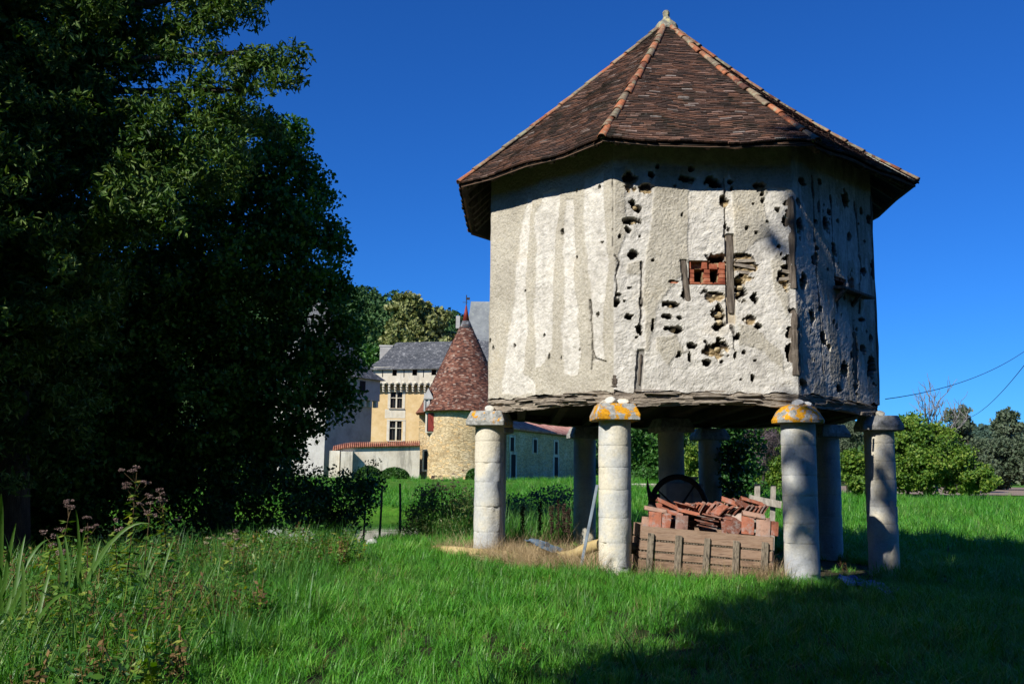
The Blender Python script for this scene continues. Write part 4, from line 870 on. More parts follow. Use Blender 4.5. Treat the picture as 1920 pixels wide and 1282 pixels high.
# ---- round tower
TY = 86.0; tc = at(868, 893, TY); tcx = tc.x; TRd = 3.55
tw = thing('round_tower', 'round rubble-stone tower with a steep conical roof of red-brown tiles', 'tower', (tcx, TY, GC))
def eye(py, Y, px=868): return at(px, py, Y).z
ze = eye(769, TY-TRd); za = eye(603, TY)
n = 72; nz_ = 26
V = []; zz = np.linspace(GC-.6, ze+.5, nz_)
TT = np.arange(n)*2*PI/n
T2, Z2 = np.meshgrid(TT, zz); R2 = TRd+.04*(vn(np.cos(T2)*6+9, np.sin(T2)*6+9+Z2*1.6, 3, 3)-.5)+.05*(1-sst(GC-.2, GC+.5, Z2))
V = np.stack([tcx+R2*np.cos(T2), TY+R2*np.sin(T2), Z2], -1).reshape(-1, 3); I = np.arange(n*nz_).reshape(nz_, n); In = np.roll(I, -1, 1)
ob('wall', npmesh('wall', V, np.stack([I[:-1], In[:-1], In[1:], I[1:]], -1).reshape(-1, 4)), m_rubw, tw)
# conical roof: every course its own ring of tiles (joined, far too small to pick apart)
random.seed(8); rings = 78; re_ = 3.9; VV = []; FF = []
for r_ in range(rings):
    f0 = r_/rings; f1 = (r_+1.25)/rings
    def rr(f): return re_*(1-f)+.33
    ra, rb = rr(f0), rr(min(f1, 1)); z0, z1 = ze+(za-ze)*f0, ze+(za-ze)*f1
    nt_ = max(8, int(2*PI*ra/.24)); o_ = random.random()
    for j in range(nt_):
        ta, tb = 2*PI*(j+o_)/nt_, 2*PI*(j+o_+.97)/nt_
        if math.sin((ta+tb)/2) > .35: continue
        dd = random.uniform(0, .035); 
        k0 = len(VV)
        for (r__, z_) in ((ra+.03+dd, z0+random.uniform(-.012, .012)), (rb, z1)):
            for t in (ta, tb): VV.append((tcx+r__*math.cos(t), TY+r__*math.sin(t), z_))
        VV.append((tcx+(ra-.02)*math.cos(ta), TY+(ra-.02)*math.sin(ta), z0)); VV.append((tcx+(ra-.02)*math.cos(tb), TY+(ra-.02)*math.sin(tb), z0))
        FF += [(k0, k0+1, k0+3, k0+2), (k0+4, k0+5, k0+1, k0)]
cone = MB(); cone.lathe((tcx, TY, 0), [(re_+.30, ze-.06), (re_+.31, ze), (.28, za-.02)], 48)
rf = cone.build('roof', m_rtile, tw)
tag(ob('roof_tiles', npmesh('roof_tiles', np.array(VV), np.array(FF)), m_rtile, rf), kind='stuff')
mb = MB(); z1 = eye(603, TY); z2 = eye(584, TY); mb.lathe((tcx, TY, 0), [(.70, z1-.75), (.36, z1+.05)], 20); mb.build('lead_collar', m_slate, rf, True)
mb = MB(); mb.lathe((tcx, TY, 0), [(.33, z1+.03), (.05, z2+.6)], 16); mb.build('roof_spike', m_shut, rf, True)
mb = MB(); zt = eye(553, TY); mb.tube([(tcx, TY, z2+.4), (tcx, TY, zt)], .045, 6); mb.box((tcx+.15, TY, zt-.35), (.35, .03, .22)); mb.box((tcx-.1, TY, zt-.7), (.5, .04, .04)); mb.build('weather_vane', m_iron, rf)
# slit window, stone patch, shuttered opening on the left flank
def box_at(name, px0, px1, py0, py1, Y, depth, mat, parent, off=0):
    a = at(px0, py0, Y); b_ = at(px1, py1, Y); c_ = (a+b_)/2; mb = MB(); mb.box((c_.x, Y+depth/2+off, c_.z), (abs(b_.x-a.x), depth, abs(a.z-b_.z)))
    return mb.build(name, mat, parent)
a = at(797, 843, 85); 
def tow(px):     # depth of the tower front at a photo column
    for Y in np.linspace(TY-TRd, TY, 60):
        x = at(px, 850, Y).x
        if math.hypot(x-tcx, Y-TY) <= TRd: return Y
    return TY
Y_ = tow(799)
fr = box_at('window_frame', 792, 803, 842, 884, Y_-.30, .6, m_ashlar, tw); box_at('opening', 795.5, 801, 845, 880, Y_-.33, .3, m_darkopen, fr)
Y_ = tow(808)-.05
box_at('window_frame', 798, 818, 771, 811, Y_-.12, .8, m_ashlar, tw)
sh = box_at('shutter', 803, 816.5, 774, 808, Y_-.22, .08, m_shut, tw)
mb = MB(); a, b_ = at(804.5, 778, Y_-.26), at(815, 804, Y_-.26); mb.tube([a, b_], .03, 4); mb.build('brace', m_shut, sh)
box_at('opening', 801, 803.5, 775, 808, Y_-.2, .1, m_darkopen, tw)
# stone dormer above the shutter
dm = box_at('dormer', 797, 803.5, 738, 771, Y_-.35, .9, m_greyw, tw); box_at('pilaster', 795, 797.2, 736, 771, Y_-.45, .3, m_greyw, dm); box_at('pilaster', 803, 805.5, 736, 771, Y_-.45, .3, m_greyw, dm)
box_at('cornice', 794, 812, 745, 748, Y_-.55, .9, m_greyw, dm)
mb = MB(); a, b_, c_ = at(795, 745, Y_-.5), at(812, 745, Y_-.5), at(803, 727, Y_-.5); mb.add([a, b_, c_, a+Vector((0, 1.2, 0)), b_+Vector((0, 1.2, 0)), c_+Vector((0, 1.2, 0))], [(0, 1, 2), (5, 4, 3), (0, 2, 5, 3), (1, 4, 5, 2), (0, 3, 4, 1)]); mb.build('pediment', m_greyw, dm)
mb = MB(); a, b_, c_ = at(796, 752, Y_+.3), at(796, 772, Y_-.2), at(779, 774, Y_+.4); mb.add([a, b_, c_, a+Vector((0, 1.5, -.1)), b_+Vector((0, 1.5, -.1)), c_+Vector((0, 1.5, -.1))], [(0, 1, 2), (5, 4, 3), (0, 2, 5, 3), (1, 4, 5, 2), (0, 3, 4, 1)]); mb.build('side_roof', m_rtile, tw)
# flat stub of wall joining tower and courtyard wall
a = at(786, 775, TY-.5); b_ = at(800, 895, TY-.5); mb = MB(); mb.box(((a.x+b_.x)/2, TY+.4, (a.z+GC-.6)/2), (b_.x-a.x, 1.8, a.z-GC+.6)); mb.build('wall_stub', m_rubw, tw)
# ---- ochre main block
MY = 104.0
mbk = thing('chateau_wing', 'ochre chateau wing with machicolated parapet, mullioned windows and slate hipped roof', 'chateau', tuple(at(760, 893, MY)))
def slab(name, pxs, pys, Y, depth, mat, parent, holes=()):
    """upright wall slab with real rectangular openings (photo columns and rows)"""
    xs_ = sorted(set([at(p, 700, Y).x for p in pxs]+[at(p, 700, Y).x for h in holes for p in h[:2]])); zs_ = sorted(set([at(800, p, Y).z for p in pys]+[at(800, p, Y).z for h in holes for p in h[2:]]))
    mb = MB(); H_ = [(at(h[0], 700, Y).x, at(h[1], 700, Y).x, at(800, h[3], Y).z, at(800, h[2], Y).z) for h in holes]
    for i in range(len(xs_)-1):
        for j in range(len(zs_)-1):
            xc, zc = (xs_[i]+xs_[i+1])/2, (zs_[j]+zs_[j+1])/2
            if any(h[0] < xc < h[1] and h[2] < zc < h[3] for h in H_): continue
            mb.box((xc, Y+depth/2, zc), (xs_[i+1]-xs_[i], depth, zs_[j+1]-zs_[j]))
    return mb.build(name, mat, parent)
slab('wall', (694, 925), (716, 900), MY, .5, m_ochre, mbk, [(731, 755.5, 734, 765.5), (729, 756, 788, 826)])
slab('quoins', (690.5, 694), (722, 900), MY-.06, .6, m_ashlar, mbk)
holes = [(735.5, 744, 692, 705), (773, 782, 692, 704), (809, 818, 692, 703), (846, 855, 692, 703)]
slab('parapet', (700, 925), (689, 721), MY-.75, .35, m_ashlar, mbk, holes)
mb = MB(); a, b_ = at(700, 690, MY-.3), at(925, 690, MY-.3); mb.box(((a.x+b_.x)/2, MY+.1, at(800, 706, MY).z), (b_.x-a.x-.05, .3, 1.9)); mb.build('parapet_back', m_darkopen, mbk)
mb = MB(); a = at(700, 700, MY-.4); mb.box((a.x+.12, MY+3, at(800, 705, MY).z), (.3, 6.5, at(800, 689, MY-.75).z-at(800, 721, MY-.75).z)); mb.build('side_parapet', m_ashlar, mbk)
for i in range(20):
    px = 708+11.1*i; 
    if px > 925: break
    c_ = at(px, 721, MY-.4); mb = MB()
    for j, (d_, z_) in enumerate(((.72, -.16), (.50, -.42), (.28, -.66))): mb.box((c_.x, MY-d_/2, c_.z+z_), (.24, d_, .22))
    mb.build('corbel', m_ashlar, mbk)
    mb = MB(); mb.lathe((c_.x+.3, MY-.77, c_.z+.12), [(.2, 0), (.17, .1), (.1, .17), (.02, .2)], 10); mb.build('blind_arch', m_ashlar, mbk)
for px in (717.5, 757.5, 794, 831):
    box_at('arrow_slit', px-.6, px+.6, 693, 707, MY-.757, .02, m_darkopen, mbk)
def mull(px0, px1, py0, py1, Y, parent, mw=1.6):
    f = box_at('window', px0, px1, py0, py1, Y+.28, .05, m_glass, parent)
    cx_ = (px0+px1)/2; ty = py0+(py1-py0)*.36
    for (a0, a1, b0, b1) in ((cx_-mw/2, cx_+mw/2, py0, py1), (px0, px1, ty-mw/2, ty+mw/2)): box_at('mullion', a0, a1, b0, b1, Y+.05+(0.003 if a0 == px0 else 0), .2, m_ashlar, f)
    for q in (.25, .75): box_at('glazing_bar', px0+(px1-px0)*q-.35, px0+(px1-px0)*q+.35, py0, py1, Y+.2, .04, m_iron, f)
    for (a0, a1, b0, b1) in ((px0-4, px0, py0-3, py1), (px1, px1+4, py0-3, py1)): box_at('surround', a0, a1, b0, b1, Y-.03, .35, m_ashlar, f)
    box_at('lintel', px0-4, px1+4, py0-3.2, py0, Y-.05, .35, m_ashlar, f)
    box_at('sill', px0-3, px1+3, py1, py1+1.8, Y-.16, .45, m_greyw, f); return f
mull(731.5, 755, 735, 765, MY, mbk); mull(729.5, 755.5, 789, 826, MY, mbk)
slab('surround_panel', (724, 762), (768, 784.5), MY-.02, .1, m_ashlar, mbk)
# roof
def roofpoly(name, pts, faces, mat, parent): mb = MB(); mb.add(pts, faces); return mb.build(name, mat, parent)
eL, eR = at(686, 691.5, MY-1.1), at(935, 688, MY-1.1); rL, rR = at(743, 642, MY+5), at(935, 638, MY+5); bL = Vector((eL.x, MY+11, eL.z)); bR = Vector((eR.x, MY+11, eR.z))
m1 = eL.lerp(rL, .45)-Vector((0, 0, .35)); m2 = eR.lerp(rR, .45)-Vector((0, 0, .35)); m3 = bL.lerp(rL, .45)-Vector((0, 0, .35))
rf2 = roofpoly('roof', [eL, eR, m2, m1, rR, rL, bL, m3, bR, eL-Vector((0, 0, .12)), eR-Vector((0, 0, .12)), bL-Vector((0, 0, .12))], [(0, 1, 2, 3), (3, 2, 4, 5), (6, 0, 3, 7), (7, 3, 5), (8, 6, 7, 5, 4), (9, 10, 1, 0), (11, 9, 0, 6)], m_slate, mbk)
ch = box_at('chimney', 712.5, 735.5, 650, 681, MY+4, 1.0, m_greyw, mbk); box_at('chimney_cap', 711, 737, 646.5, 650, MY+3.95, 1.1, m_greyw, ch)
ch = box_at('chimney', 855, 862, 592, 615, MY+11, .8, m_greyw, mbk)
dm = box_at('dormer', 897.5, 912, 682, 731, MY-3.5, 1.5, m_greyw, mbk); 
mb = MB(); a, b_, c_, d_ = at(893.5, 687, MY-3.7), at(896.5, 685, MY-3.7), at(908, 731, MY-3.7), at(904, 733, MY-3.7); mb.add([a, b_, c_, d_]+[q+Vector((0, .8, 0)) for q in (a, b_, c_, d_)], [(0, 3, 2, 1), (4, 5, 6, 7), (0, 1, 5, 4), (2, 3, 7, 6), (0, 4, 7, 3), (1, 2, 6, 5)]); mb.build('gable_verge', m_white, dm)
roofpoly('dormer_roof', [at(892, 683, MY-3.8), at(914, 676, MY-3.8), at(914, 672, MY-1.5), at(897, 678, MY-1.5)], [(0, 1, 2, 3)], m_slate2, dm)
# ---- high keep roof
KY = 118.0
kp = thing('keep', 'tall pale slate roof of the chateau keep rising behind the red cone', 'tower', tuple(at(950, 893, KY)))
kc = at(960, 640, KY); lev = [(652, 128), (640, 108), (625, 97), (605, 89), (575, 84.5), (551, 83)]
V = []; fs = []
for i, (py, hw) in enumerate(lev):
    z_ = at(900, py, KY).z; w = hw/1750*KY; d_ = w-5.0*(i/(len(lev)-1))*1.0
    for sx, sy in ((-1, -1), (1, -1), (1, 1), (-1, 1)): V.append((kc.x+sx*w, KY+6+sy*max(d_, .2), z_))
for i in range(len(lev)-1):
    for j in range(4): fs.append((i*4+j, i*4+(j+1) % 4, (i+1)*4+(j+1) % 4, (i+1)*4+j))
fs.append(tuple((len(lev)-1)*4+j for j in range(4))); rk_ = roofpoly('roof', V, fs, m_slate2, kp)
mb = MB(); w = 95/1750*KY; z_ = at(900, 648, KY).z; mb.box((kc.x, KY+6, (z_+GC)/2), (w*2, w*2, z_-GC)); mb.build('wall', m_ashlar, kp)
mb = MB(); z_ = at(900, 551, KY).z; mb.tube([(kc.x-.083*0-83/1750*KY, KY+6, z_), (kc.x+83/1750*KY, KY+6, z_)], .12, 6); mb.build('ridge', m_greyw, rk_)
# ---- left tower, its right-hand face turned from the sun
P0 = at(606, 893, 84.5); P1 = at(693, 893, 89.4); P0.z = P1.z = GC
lt = thing('square_tower', 'pale tower with dark slate roof and corbelled parapet, half hidden by the big tree', 'tower', tuple(P0))
e1 = (P1-P0).normalized(); e2 = Vector((-e1.y, e1.x, 0)); WL = (P1-P0).length; DL = 8.0
zb = at(693, 752, 89.4).z; zt_ = at(700, 713, 89.4).z
def lbox(name, a0, a1, b0, b1, z0, z1, mat, parent):
    mb = MB(); P = []
    for z_ in (z0, z1):
        for a_, b_ in ((a0, b0), (a1, b0), (a1, b1), (a0, b1)): q = P0+e1*a_+e2*b_; P.append((q.x, q.y, z_))
    mb.add(P, [(0, 3, 2, 1), (4, 5, 6, 7), (0, 1, 5, 4), (1, 2, 6, 5), (2, 3, 7, 6), (3, 0, 4, 7)]); return mb.build(name, mat, parent)
lbox('wall', 0, WL, 0, DL, GC-.8, zb+.1, m_greyw, lt); lbox('parapet', -.5, WL+.5, -.5, DL+.5, zb, zt_, m_greyw, lt)
for i in range(9):
    a_ = -.4+i*(WL+.5)/8; lbox('corbel', a_, a_+.26, -.46, .0, zb-.62, zb, m_white, lt); 
for i in range(2): a_ = .9+i*2.8; f = lbox('window', a_, a_+.75, -.53, -.1, zt_-1.35, zt_-.25, m_darkopen, lt)
for i in range(8): lbox('corbel', -.46, 0, .3+i*1.0, .56+i*1.0, zb-.62, zb, m_white, lt)
V = []; fs = []; lev = [(-.9, zt_-.02), (.1, zt_+.9), (1.1, zt_+2.4), (2.0, zt_+4.6), (2.8, zt_+7.5)]
for ins, z_ in lev:
    for a_, b_ in ((ins, ins), (WL-ins, ins), (WL-ins, DL-ins), (ins, DL-ins)): q = P0+e1*a_+e2*b_; V.append((q.x, q.y, z_))
for i in range(len(lev)-1):
    for j in range(4): fs.append((i*4+j, i*4+(j+1) % 4, (i+1)*4+(j+1) % 4, (i+1)*4+j))
fs += [(16, 17, 18, 19), (3, 2, 1, 0)]
roofpoly('roof', V, fs, m_slate, lt)
# ---- courtyard wall with tile coping and buttress
cw = thing('courtyard_wall', 'stained whitewashed courtyard wall with a coping of red roman tiles', 'wall', tuple(at(700, 893, 83)))
pa, pb_ = at(622, 893, 82.8), at(786, 893, 83.6); w0, w1 = Vector((pa.x, 82.8, 0)), Vector((pb_.x, 83.6, 0)); dW = (w1-w0).normalized(); nW = Vector((dW.y, -dW.x, 0)); LW = (w1-w0).length
tops = [(0, at(622, 846, 82.8).z), (.12, at(642, 841, 83).z), (.22, at(658, 839, 83).z), (1, at(784, 836, 83.5).z)]
def wt(t): return float(np.interp(t, [a for a, _ in tops], [b for _, b in tops]))
mb = MB(); ns = 24; P = []
for i in range(ns+1):
    t = i/ns; q = w0+dW*LW*t
    for s_ in (0, .5): P += [(q.x-nW.x*s_, q.y-nW.y*s_, GC-.8), (q.x-nW.x*s_, q.y-nW.y*s_, wt(t))]
for i in range(ns):
    o_ = i*4; mb.f += [(o_, o_+4, o_+5, o_+1), (o_+1, o_+5, o_+7, o_+3), (o_+3, o_+7, o_+6, o_+2)]
mb.f += [(0, 1, 3, 2), (ns*4, ns*4+2, ns*4+3, ns*4+1)]; mb.v = P; mb.build('wall', m_white, cw)
mb = MB(); q = w0+dW*LW*.17+nW*.45; mb.box((q.x, q.y, (GC-.8+wt(.17)-.3)/2+0), (1.0, 1.0, wt(.17)-.3-GC+.8), Matrix.Rotation(.1, 3, 'Z'))
mb.v = [(x, y, z_) for x, y, z_ in mb.v]; bt = mb.build('buttress', m_white, cw); 
mb = MB(); q = w0+dW*LW*.03+nW*.12; mb.box((q.x, q.y, (GC-.8+wt(.03))/2+.1), (.9, .6, wt(.03)-GC+.8-.2)); mb.build('pier', m_white, cw)
mb = MB(); m_cop = simple('roman_coping_tiles', [(.3, (.14, .05, .035)), (.5, (.34, .12, .07)), (.7, (.5, .26, .16))], 2.5, .9, .5)
k = 44
for i in range(k):
    t = (i+.5)/k; q = w0+dW*LW*t-nW*.2; z_ = wt(t); pts = [q+nW*.56+Vector((0, 0, z_+.04)), q+Vector((0, 0, z_+.44)), q-nW*.6+Vector((0, 0, z_+.04))]
    mb.tube(pts, [.075, .065, .075], 7)
tag(mb.build('coping_tiles', m_cop, cw, True), kind='stuff')
mb = MB(); P = []
for i in range(ns+1):
    t = i/ns; q = w0+dW*LW*t-nW*.2; z_ = wt(t)
    for s_, h_ in ((.34, .0), (0, .30), (-.4, .0)): r_ = q+nW*s_; P.append((r_.x, r_.y, z_+h_))
for i in range(ns): mb.f += [(i*3, i*3+3, i*3+4, i*3+1), (i*3+1, i*3+4, i*3+5, i*3+2), (i*3+2, i*3+5, i*3+3, i*3)]
mb.v = P; mb.build('coping_bed', m_cop, cw)
# ---- low wing seen below the dovecote, facade in its own shade
wa, wb = at(944, 893, 86), at(1085, 893, 103); wa.z = wb.z = GC
lw = thing('farm_wing', 'long two-storey stone outbuilding in shade with a sunlit red tile roof', 'building', tuple(wa))
f1 = (wb-wa).normalized(); f2 = Vector((-f1.y, f1.x, 0)); LL = (wb-wa).length; zt2 = at(944, 803, 86).z
def fbox(name, a0, a1, b0, b1, z0, z1, mat, parent):
    mb = MB(); P = []
    for z_ in (z0, z1):
        for a_, b_ in ((a0, b0), (a1, b0), (a1, b1), (a0, b1)): q = wa+f1*a_+f2*b_; P.append((q.x, q.y, z_))
    mb.add(P, [(0, 3, 2, 1), (4, 5, 6, 7), (0, 1, 5, 4), (1, 2, 6, 5), (2, 3, 7, 6), (3, 0, 4, 7)]); return mb.build(name, mat, parent)
fbox('wall', -2, LL+3, 0, 7, GC-.8, zt2, m_rubw, lw)
def along(px):
    for s_ in np.linspace(-2, LL, 300):
        q = wa+f1*s_
        if q.x/q.y*1750+960 >= px: return s_
    return LL
for i, px in enumerate((962, 1005, 1044)):
    s_ = along(px); f = fbox('window', s_-.4, s_+.4, -.04, .2, zt2-2.0, zt2-.75, m_darkopen, lw)
    for a0, a1, z0, z1 in ((s_-.65, s_-.4, zt2-2.15, zt2-.55), (s_+.4, s_+.65, zt2-2.15, zt2-.55), (s_-.4, s_+.4, zt2-.75, zt2-.55)): fbox('surround', a0, a1, -.06, .1, z0, z1, m_white, f)
for i, px in enumerate((964, 1044)):
    s_ = along(px); f = fbox('door', s_-.5, s_+.5, -.04, .2, GC+.25, GC+2.35, m_darkopen, lw)
    for a0, a1, z0, z1 in ((s_-.8, s_-.5, GC+.1, GC+2.6), (s_+.5, s_+.8, GC+.1, GC+2.6), (s_-.5, s_+.5, GC+2.35, GC+2.6)): fbox('surround', a0, a1, -.06, .1, z0, z1, m_white, f)
mb = MB(); nn_ = 70; dR = (Vector((0, 0, 1.7))+f2*3.6)
for i in range(nn_):
    q = wa+f1*(-2.2+(LL+5.4)*i/nn_)-f2*.35; q.z = zt2+.02; mb.tube([q, q+dR], .14, 6)
q0 = wa+f1*-2.2-f2*.3; q1 = wa+f1*(LL+3.2)-f2*.3; q0.z = q1.z = zt2; back = f2*7.6
mb.add([q0, q1, q1+dR, q0+dR, q1+back, q0+back], [(0, 1, 2, 3), (3, 2, 4, 5), (0, 3, 5), (1, 4, 2)]); m_rt2 = simple('pinkish_roman_tiles', [(.3, (.26, .10, .08)), (.5, (.46, .22, .17)), (.7, (.6, .38, .30))], 1.6, .9, .4); tag(mb.build('roof', m_rt2, lw, True))
q0 = wa+f1*-2-f2*.12; q1 = wa+f1*(LL+3)-f2*.12; q0.z = q1.z = zt2-.03; mb = MB(); mb.tube([q0, q1], .09, 6); mb.build('gutter', m_slate, lw)
# ---- low white wall further back
a, b_ = at(1150, 925, 50), at(1330, 925, 52); lwl = thing('garden_wall', 'low whitish drystone wall beyond the meadow behind the dovecote', 'wall', (a.x, 50, 1.0))
mb = MB(); 
me_blk = MB().box((0, 0, 0), (1, 1, 1), jit=.09).mesh('stone')
g0 = gz(a.x, 50); zt3 = at(1190, 906, 50).z
random.seed(4); d_ = Vector((b_.x-a.x, 2, 0)); LL_ = d_.length; d_.normalize(); nrow = 6; hh_ = (zt3-g0+.1)/nrow
for r_ in range(nrow):
    x_ = 0
    while x_ < LL_:
        w = random.uniform(.22, .5); q = Vector((a.x, 50, 0))+d_*(x_+w/2); x = ob('stone', me_blk, m_white, lwl)
        x.matrix_basis = Matrix.Translation((q.x, q.y, g0-.1+hh_*(r_+.5))) @ Matrix.Rotation(math.atan2(d_.y, d_.x), 4, 'Z') @ Matrix.Diagonal((w*.97, .4, hh_*.96, 1)); x_ += w
# ================================================================ WATER, FIELD, HILLS
m_water, nt, b = newmat('stream_water'); b.inputs['Base Color'].default_value = (.01, .016, .012, 1); b.inputs['Roughness'].default_value = .04; b.inputs['Specular IOR Level'].default_value = .6
bump(nt, b, noise(nt, pos(nt, (1, .35, 1)), 2.5, 3, .5), .12, .03)
mb = MB(); mb.add([(-60, 9, -.45), (-1, 9, -.45), (-1, 47, -.45), (-60, 47, -.45)], [(0, 1, 2, 3)]); tag(mb.build('water', m_water), kind='structure')
m_soil = simple('ploughed_soil', [(.3, (.16, .11, .075)), (.5, (.27, .20, .14)), (.7, (.36, .28, .20))], 1.2, 1, .8, .05, 8, (.3, 2, 1))
xs2 = np.linspace(22, 260, 60); ys2 = np.linspace(64, 170, 50); A, B_ = np.meshgrid(xs2, ys2, indexing='ij'); B_ = B_+0*A; A = A+(B_-64)*.35
Z_ = ground_z(A, B_)+.03+.03*(vn(A*.8, B_*.8, 55, 2)); I = np.arange(A.size).reshape(A.shape)
tag(ob('ploughed_field', npmesh('field', np.stack([A.ravel(), B_.ravel(), Z_.ravel()], 1), np.stack([I[:-1, :-1], I[1:, :-1], I[1:, 1:], I[:-1, 1:]], -1).reshape(-1, 4), True), m_soil), kind='structure')
# ---------------------------------------------------------------- leaf clouds
def leaves(C, spread, per, size, seed, up=.35, aspect=.5, zs=.75):
    """C: clump centres (K,3); returns vertices and quads of leaf-shaped faces"""
    r = np.random.default_rng(seed); K = len(C); n = K*per
    Pp = np.repeat(C, per, 0); sp_ = np.repeat(np.asarray(spread)*np.ones(K), per)
    g_ = r.normal(size=(n, 3)); g_ /= np.maximum(np.linalg.norm(g_, axis=1), 1e-6)[:, None]; g_ *= (r.random(n)**.45)[:, None]*sp_[:, None]*1.25; g_[:, 2] *= zs
    Pp = Pp+g_
    a = r.normal(size=(n, 3)); a[:, 2] -= .3; a /= np.linalg.norm(a, axis=1)[:, None]
    nn_ = r.normal(size=(n, 3))+np.array([-.25, -.35, up*2.2]); nn_ -= a*(nn_*a).sum(1)[:, None]; nn_ /= np.linalg.norm(nn_, axis=1)[:, None]
    bb = np.cross(nn_, a); s = size*(.6+.8*r.random(n))[:, None]
    v0 = Pp-a*s*.5; v2 = Pp+a*s*.5; f_ = nn_*s*.10; v1 = Pp+bb*s*aspect*.5+f_-a*s*.06; v3 = Pp-bb*s*aspect*.5+f_-a*s*.06
    V = np.stack([v0, v1, v2, v3], 1).reshape(-1, 3)
    return V, np.arange(n*4).reshape(-1, 4)
def clumps(lobes, dens, seed, shell=.55):
    r = np.random.default_rng(seed); out = []
    for (x, y, z, R, sq) in lobes:
        k = max(3, int(dens*R*R)); d = r.normal(size=(k, 3)); d /= np.linalg.norm(d, axis=1)[:, None]
        rad = R*(shell+(1-shell)*r.random(k)**.6)*(.85+.35*r.random(k)); q = d*rad[:, None]; q[:, 2] *= sq; out.append(q+np.array([x, y, z]))
    return np.concatenate(out)
def trunk_mesh(base, joints, r0, lobes, seed, nb=None):
    rr = random.Random(seed); mb = MB(); pts = [Vector(base)]+[Vector(j) for j in joints]
    rad = [r0*(1.25 if i == 0 else 1)*(1-.75*i/max(len(pts)-1, 1)) for i in range(len(pts))]; mb.tube(pts, rad, 10)
    top = pts[-1]
    for L in (lobes[nb] if isinstance(nb, slice) else lobes[:nb]):
        c = Vector(L[:3]); t = max(.2, min(.95, (c.z-pts[0].z-L[3]*.6)/max(top.z-pts[0].z, .1))); f = t*(len(pts)-1); i = min(int(f), len(pts)-2); s_ = pts[i].lerp(pts[i+1], f-i)
        md = s_.lerp(c, .5)+Vector((rr.uniform(-.1, .1), rr.uniform(-.1, .1), -.12))*(c-s_).length
        mb.tube([s_, md, c], [r0*.30, r0*.17, r0*.05], 6)
        for q in range(5):
            e_ = c+Vector((rr.uniform(-1, 1), rr.uniform(-1, 1), rr.uniform(-.7, 1)))*L[3]*.55; mb.tube([md.lerp(c, .4+.12*q), e_], [r0*.07, r0*.012], 4)
    return mb.mesh('trunk')
m_bark = simple('dark_bark', [(.3, (.03, .026, .02)), (.7, (.10, .085, .065))], 4, .95, .9, .03, 12, (3, 3, .7))
def tree(name, label, cat, lobes, base, joints, r0, mat, size, dens, per, spread, seed, group=None, aspect=.5, nb=None, shell=.55, up=.35, inner=False):
    t = thing(name, label, cat, tuple(base), group)
    C = clumps(lobes, dens, seed, shell); V, Fq = leaves(C, spread, per, size, seed+1, up, aspect)
    if inner:
        C2 = clumps([(x, y, z, R*.6, q) for x, y, z, R, q in lobes if R > .9], dens*.6, seed+7, .1); V2, F2 = leaves(C2, spread*1.1, int(per*.7), size*1.35, seed+8, up, .7); Fq = np.concatenate([Fq, F2+len(V)]); V = np.concatenate([V, V2])
    ob('crown' if 'tree' in name else 'foliage', npmesh('crown', V, Fq), mat, t); ob('trunk' if 'tree' in name else 'stem', trunk_mesh(base, joints, r0, lobes, seed, nb), m_bark, t, smooth=True)
    return t
def L(px, py, Y, R, sq=.85, dy=0): p = at(px, py, Y); return (p.x, p.y+dy, p.z, R, sq)
m_lA = leafmat('ash_leaves', [(.018, .05, .009), (.045, .11, .016), (.095, .175, .028), (.20, .28, .065)], .55, .22, .5, .25)
m_lB = leafmat('alder_leaves', [(.014, .055, .009), (.036, .12, .015), (.075, .19, .025), (.16, .30, .05)], .5, .25, .5, .25)
# big ash, its right bough reaching into the sky
lobA = [L(450, 40, 17, .42), L(440, -20, 17, .6), L(390, 30, 17, .55), L(300, 10, 17.3, .9), L(180, 30, 17, 1.2), L(40, 60, 17, 1.6), L(360, 90, 17, .5), L(480, 95, 17, .42), L(515, 110, 17, .3), L(548, 105, 16.8, .2), L(545, 140, 16.8, .18), L(430, 130, 17, .5), L(510, 150, 16.8, .2), L(455, 170, 17.1, .2), L(390, 160, 17.1, .3), L(300, 120, 17.3, .5),
        L(420, 195, 17.2, .42), L(465, 222, 17.4, .3), L(360, 190, 17.2, .5), L(290, 200, 17.2, .5), L(500, 240, 20, .4), L(200, 120, 17.6, .8), L(80, 180, 17, 1.4), L(340, 240, 17, .7), L(130, 230, 17, 1.1), L(200, 270, 17, 1.25), L(50, 330, 16.5, 1.6), L(250, 330, 16.6, .8), L(400, 300, 17.4, .8), L(235, 385, 15.8, .62), L(285, 405, 15.8, .5), L(200, 400, 16.2, .7), L(80, 500, 16.5, 1.6), L(-150, 100, 16, 3.0), L(-150, 450, 16, 3.2), L(-400, 250, 15, 3.8), L(-420, 0, 16, 3.5), L(-100, -200, 17, 3.4), L(200, -180, 17.5, 2.6), L(400, -130, 17.5, 1.6), L(-60, 700, 17, 2.4), L(-400, 600, 15, 3.2)]
bA = at(20, 1000, 18); bA.z = gz(bA.x, 18)-.3
tree('ash_tree', 'huge dark ash tree whose long right-hand bough stands out against the sky', 'tree', lobA, bA, [at(18, 600, 18), at(25, 300, 17.8), at(45, 80, 17.5), at(60, -100, 17.5)], .42, m_lA, .14, 44, 66, .25, 101, aspect=.36, nb=slice(1, None, 6), inner=True)
